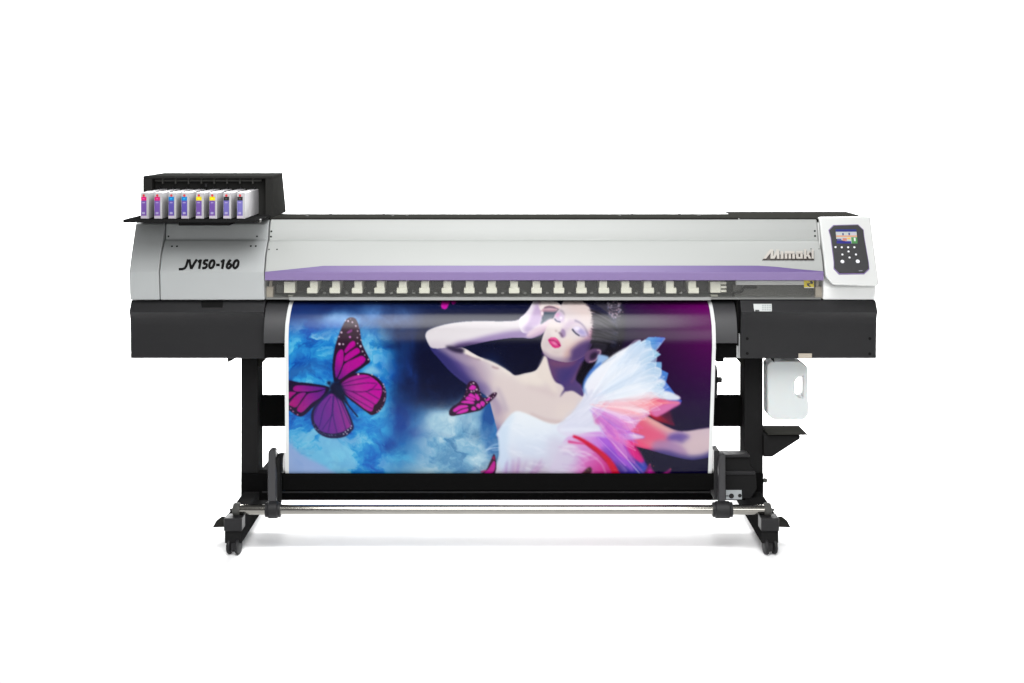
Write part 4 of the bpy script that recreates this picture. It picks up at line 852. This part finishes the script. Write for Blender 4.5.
obj("roll_chuck", lathe(B(), (XX(275, .05), RY, CC), (1, 0, 0), [(0, .03), (.004, .036), (.012, .036), (.014, .031), (.02, .034), (.036, .034)], 32), M['black'], PR)
obj("roll_chuck", lathe(B(), (XX(714.4, .05), RY, CC), (1, 0, 0), [(0, .034), (.012, .034), (.014, .03), (.03, .03)], 32), M['black'], PR)
db = obj("drive_box", prism_y(B(), [(724, 456), (749.6, 456), (750, 465), (756, 472), (757, 489), (751, 498.6), (724, 498.6)], .04, .085), M['blackmetal'], PR, .003)
bm = pbox(B(), 720, 749.4, 454.6, 457.4, .03, .06); pbox(bm, 725.6, 755, 471.4, 474.8, .036, .02); obj("trim", bm, M['black'], db, .002)
bm = pbox(B(), 713.9, 719.4, 450.6, 500, -.02, .08); obj("side_plate", bm, M['black'], db, .002)
fl2 = Sheet([(300, .0385), (600, .0385)])
q = [([fl2.at(*p) for p in ((726, 490), (741.6, 490), (742, 499.4), (726, 499.4))], sl((176, 182, 184)))]
for cx, cy, r in ((731.4, 496, 2.6), (739.8, 495.6, 1.9)): q.append(([fl2.at(cx+r*math.cos(a), cy+r*math.sin(a), .0006) for a in np.linspace(0, 2*math.pi, 17)[:-1]], sl((24, 24, 26))))
q.append(([fl2.at(*p, .0006) for p in ((726, 495.4), (728.6, 495.4), (728.6, 496.4), (726, 496.4))], sl((24, 24, 26))))
colour_quads("socket_plate", q, M['sticker'], db)
obj("lever", cyl(B(), PP(763.6, 480, .16), PP(767, 481, .16), .009, .007, 14), M['dull'], PR, .001)
# bracket under the bottle
zp = ZZ(434.2, .10)
solid(bm := B(), [(XX(768, .1), .1, zp-.003), (XX(807.4, .1), .1, zp-.003), (XX(807.4, .1), .1, zp), (XX(768, .1), .1, zp)], [(XX(761, .245), .245, zp-.003), (XX(799, .245), .245, zp-.003), (XX(799, .245), .245, zp), (XX(761, .245), .245, zp)])
bt = obj("bottle_bracket", bm, M['topgrey'], PR)
obj("bracket_arm", prism_y(B(), [(763.6, 435.4), (800.4, 436), (799.8, 439), (772, 457), (763.6, 457)], .115, .11), M['blackmetal'], bt, .002)

# ---------------------------------------------------------------- waste bottle hanging under the right housing
def ring_solid(outer, hole, Y, depth):
    bm = B(); es = []
    for loop in (outer, hole):
        v = [bm.verts.new(PP(a, b, Y)) for a, b in loop]
        es += [bm.edges.new((v[i], v[(i+1) % len(v)])) for i in range(len(v))]
    r = bmesh.ops.triangle_fill(bm, edges=es, use_beauty=True)
    f = [g for g in r['geom'] if isinstance(g, bmesh.types.BMFace)]
    bmesh.ops.dissolve_limit(bm, angle_limit=.01, verts=bm.verts, edges=[e for e in bm.edges if len(e.link_faces) == 2])
    f = list(bm.faces)
    e = bmesh.ops.extrude_face_region(bm, geom=f)
    bmesh.ops.translate(bm, vec=(0, depth, 0), verts=[g for g in e['geom'] if isinstance(g, bmesh.types.BMVert)])
    return bm
outl = [(767, 364.4), (771, 360.8), (800.6, 360.8), (807.6, 366.6), (808.2, 372), (808.2, 398), (809, 404), (809, 414.4), (804.6, 419.8), (773, 419.8), (767.6, 415)]
hole = [(795, 382.4), (798, 377.6), (803, 376.2), (803, 398.4), (798, 397.4), (795, 393)]
WB = empty("waste_ink_bottle", PP(787, 419.8, .14), "milky white plastic bottle with a cut-out handle hanging under the right housing", "bottle")
bb = obj("bottle_body", ring_solid(outl, hole, .10, .085), M['bottle'], WB, .006, 4)
obj("cap", lathe(B(), PP(788, 361.6, .145), (0, 0, 1), [(0, .02), (.002, .024), (.014, .024), (.016, .02)]), M['cartridge'], WB)

# ---------------------------------------------------------------- eight ink cartridges in the open station
ys, ye = -.10, .30
zb, zc = zt2+.0008, ZZ(192.7, -.10)
lefts = [140.6, 154.1, 168.2, 181.2, 195.7, 209.1, 223.2, 236.8]
inks = [((226, 22, 116), "magenta", "at the left end of the row"), ((222, 30, 118), "magenta", "second from the left end"), ((0, 132, 208), "blue", "beside the magenta pair"), ((0, 136, 212), "blue", "next to the yellow pair"),
        ((246, 224, 10), "yellow", "beside the blue pair"), ((248, 226, 0), "yellow", "next to the black pair"), ((30, 30, 32), "black", "beside the yellow pair"), ((30, 30, 32), "black", "at the right end of the row")]
PUR = [(122, 86, 172), (122, 88, 176), (98, 84, 176), (98, 84, 178), (118, 84, 168), (116, 82, 168), (116, 108, 184), (122, 116, 190)]
w = 8.05*4.9/FPX
for i, (px, (c, word, where)) in enumerate(zip(lefts, inks)):
    X = XX(px, ys)
    bm = box(B(), X, X+w, ys, ye, zb, zc)
    o = obj("ink_cartridge", bm, M['cartridge'], None, .0016)
    me = o.data; base = Vector((X+w/2, (ys+ye)/2, zb))
    me.transform(__import__('mathutils').Matrix.Translation(-base)); o.location = base
    tag(o, f"white ink cartridge with {word} band on its label, {where}", "ink cartridge", "ink cartridges in the station")
    H = zc-zb; u0, u1 = .0015, w*.74
    def rect(a, b, z_0, z_1, off, col): return ([Vector((X+a, ys-off, zb+z_0*H))-base, Vector((X+b, ys-off, zb+z_0*H))-base, Vector((X+b, ys-off, zb+z_1*H))-base, Vector((X+a, ys-off, zb+z_1*H))-base], sl(col))
    q = [rect(u0, u1, .12, .70, .0008, PUR[i]), rect(u0, u1, .70, .845, .0008, c), rect(u0*.5, u1+.0015, .02, .12, .0006, (216, 206, 220)),
         rect(u0+.004, u1-.005, .60, .64, .0012, (176, 160, 212)), rect(u0+.004, u1-.005, .18, .26, .0012, (186, 176, 220)), rect(u0+.005, u1-.006, .75, .79, .0012, tuple(min(255, v+60) for v in c)),
         rect(u0+.003, u1-.003, .135, .155, .0012, (150, 90, 190))]
    cx = (u0+u1)/2
    q.append(([Vector((X+cx+.0042*math.cos(a), ys-.001, zb+.895*H+.0042*math.sin(a)))-base for a in np.linspace(0, 2*math.pi, 13)[:-1]], sl((226, 60, 70))))
    colour_quads("label_strip", q, M['sticker'], o)

# ---------------------------------------------------------------- the printed sheet
PIC = paint_print()
PIC = np.where(PIC <= .04045, PIC/12.92, ((PIC+.055)/1.055)**2.4)*PRINT_GAIN
NU, NV = 760, 330
path = guide_curve(300.2, 345, .082, -.033, 40)
pth = [(Y, ZZ(py, Y)) for py, Y in path]
pth.append((-.025, ZZ(400, -.025)))
for a in np.linspace(0, 2.7, 36): pth.append((RY-RR*math.cos(a), RC-RR*math.sin(a)))
pth = np.array(pth); d = np.r_[0, np.cumsum(np.hypot(*np.diff(pth, axis=0).T))]
sv = np.linspace(0, d[-1], NV); YV, ZV = np.interp(sv, d, pth[:, 0]), np.interp(sv, d, pth[:, 1])
zr = np.clip((pth[0, 1]-ZV)/(pth[0, 1]-pth[-1, 1]), 0, 1)
TOPN = .9945+.0055*np.clip(zr/.12, 0, 1); XL = (-.765-.002*zr)*TOPN; XR = .6866*TOPN-.011*np.clip((zr-.25)/.75, 0, 1)
u = np.linspace(0, 1, NU)
X = XL[:, None]*(1-u)+XR[:, None]*u
Yg, Zg = np.repeat(YV[:, None], NU, 1), np.repeat(ZV[:, None], NU, 1)
ppx = 512+X*FPX/(5+Yg); ppy = HOR+(EYE-Zg)*FPX/(5+Yg)
ppy = np.maximum.accumulate(ppy, axis=0)
fx_ = np.clip((ppx-PX0)*PS-.5, 0, PIC.shape[1]-1.001); fy_ = np.clip((ppy-PY0)*PS-.5, 0, PIC.shape[0]-1.001)
ix, iy = fx_.astype(int), fy_.astype(int); ax, ay = (fx_-ix)[..., None], (fy_-iy)[..., None]
colr = (PIC[iy, ix]*(1-ax)+PIC[iy, ix+1]*ax)*(1-ay)+(PIC[iy+1, ix]*(1-ax)+PIC[iy+1, ix+1]*ax)*ay
edge = np.clip((np.minimum(X-XL[:, None]-.0122, XR[:, None]-.0125-X))/.0016+.5, 0, 1)[..., None]
colr = colr*edge+np.array(PAPER)*(1-edge)
me = bpy.data.meshes.new("printed_sheet")
idx = np.arange(NU*NV).reshape(NV, NU)
quad = np.stack([idx[:-1, :-1], idx[1:, :-1], idx[1:, 1:], idx[:-1, 1:]], -1).reshape(-1, 4)
origin = np.array([-.04, .03, RC])
Yw = Yg+.0011*np.sin(X*7.3+.6+Zg*2.2)*np.sin(np.pi*np.clip(zr, 0, 1))[:, None]+.0005*np.sin(X*19+2-Zg*3)*np.clip(zr*4, 0, 1)[:, None]
co = np.stack([X, Yw, Zg], -1).reshape(-1, 3)-origin
me.vertices.add(len(co)); me.vertices.foreach_set("co", co.ravel())
me.loops.add(quad.size); me.loops.foreach_set("vertex_index", quad.ravel())
me.polygons.add(len(quad)); me.polygons.foreach_set("loop_start", np.arange(0, quad.size, 4)); me.polygons.foreach_set("loop_total", np.full(len(quad), 4))
me.polygons.foreach_set("use_smooth", np.ones(len(quad), bool)); me.update(calc_edges=True); me.validate()
a = me.color_attributes.new("Col", 'FLOAT_COLOR', 'POINT')
a.data.foreach_set("color", np.concatenate([colr.reshape(-1, 3), np.ones((NU*NV, 1))], 1).ravel())
me.materials.append(M['print'])
ps = bpy.data.objects.new("printed_sheet", me); COL.objects.link(ps); ps.location = origin
tag(ps, "glossy print of a woman in white tulle among magenta butterflies, hanging from the printer", "poster")

# parts were placed in world space: keep them there under their thing
bpy.context.view_layer.update()
for root in (PR, WB):
    inv = root.matrix_world.inverted()
    for c in root.children: c.matrix_parent_inverse = inv
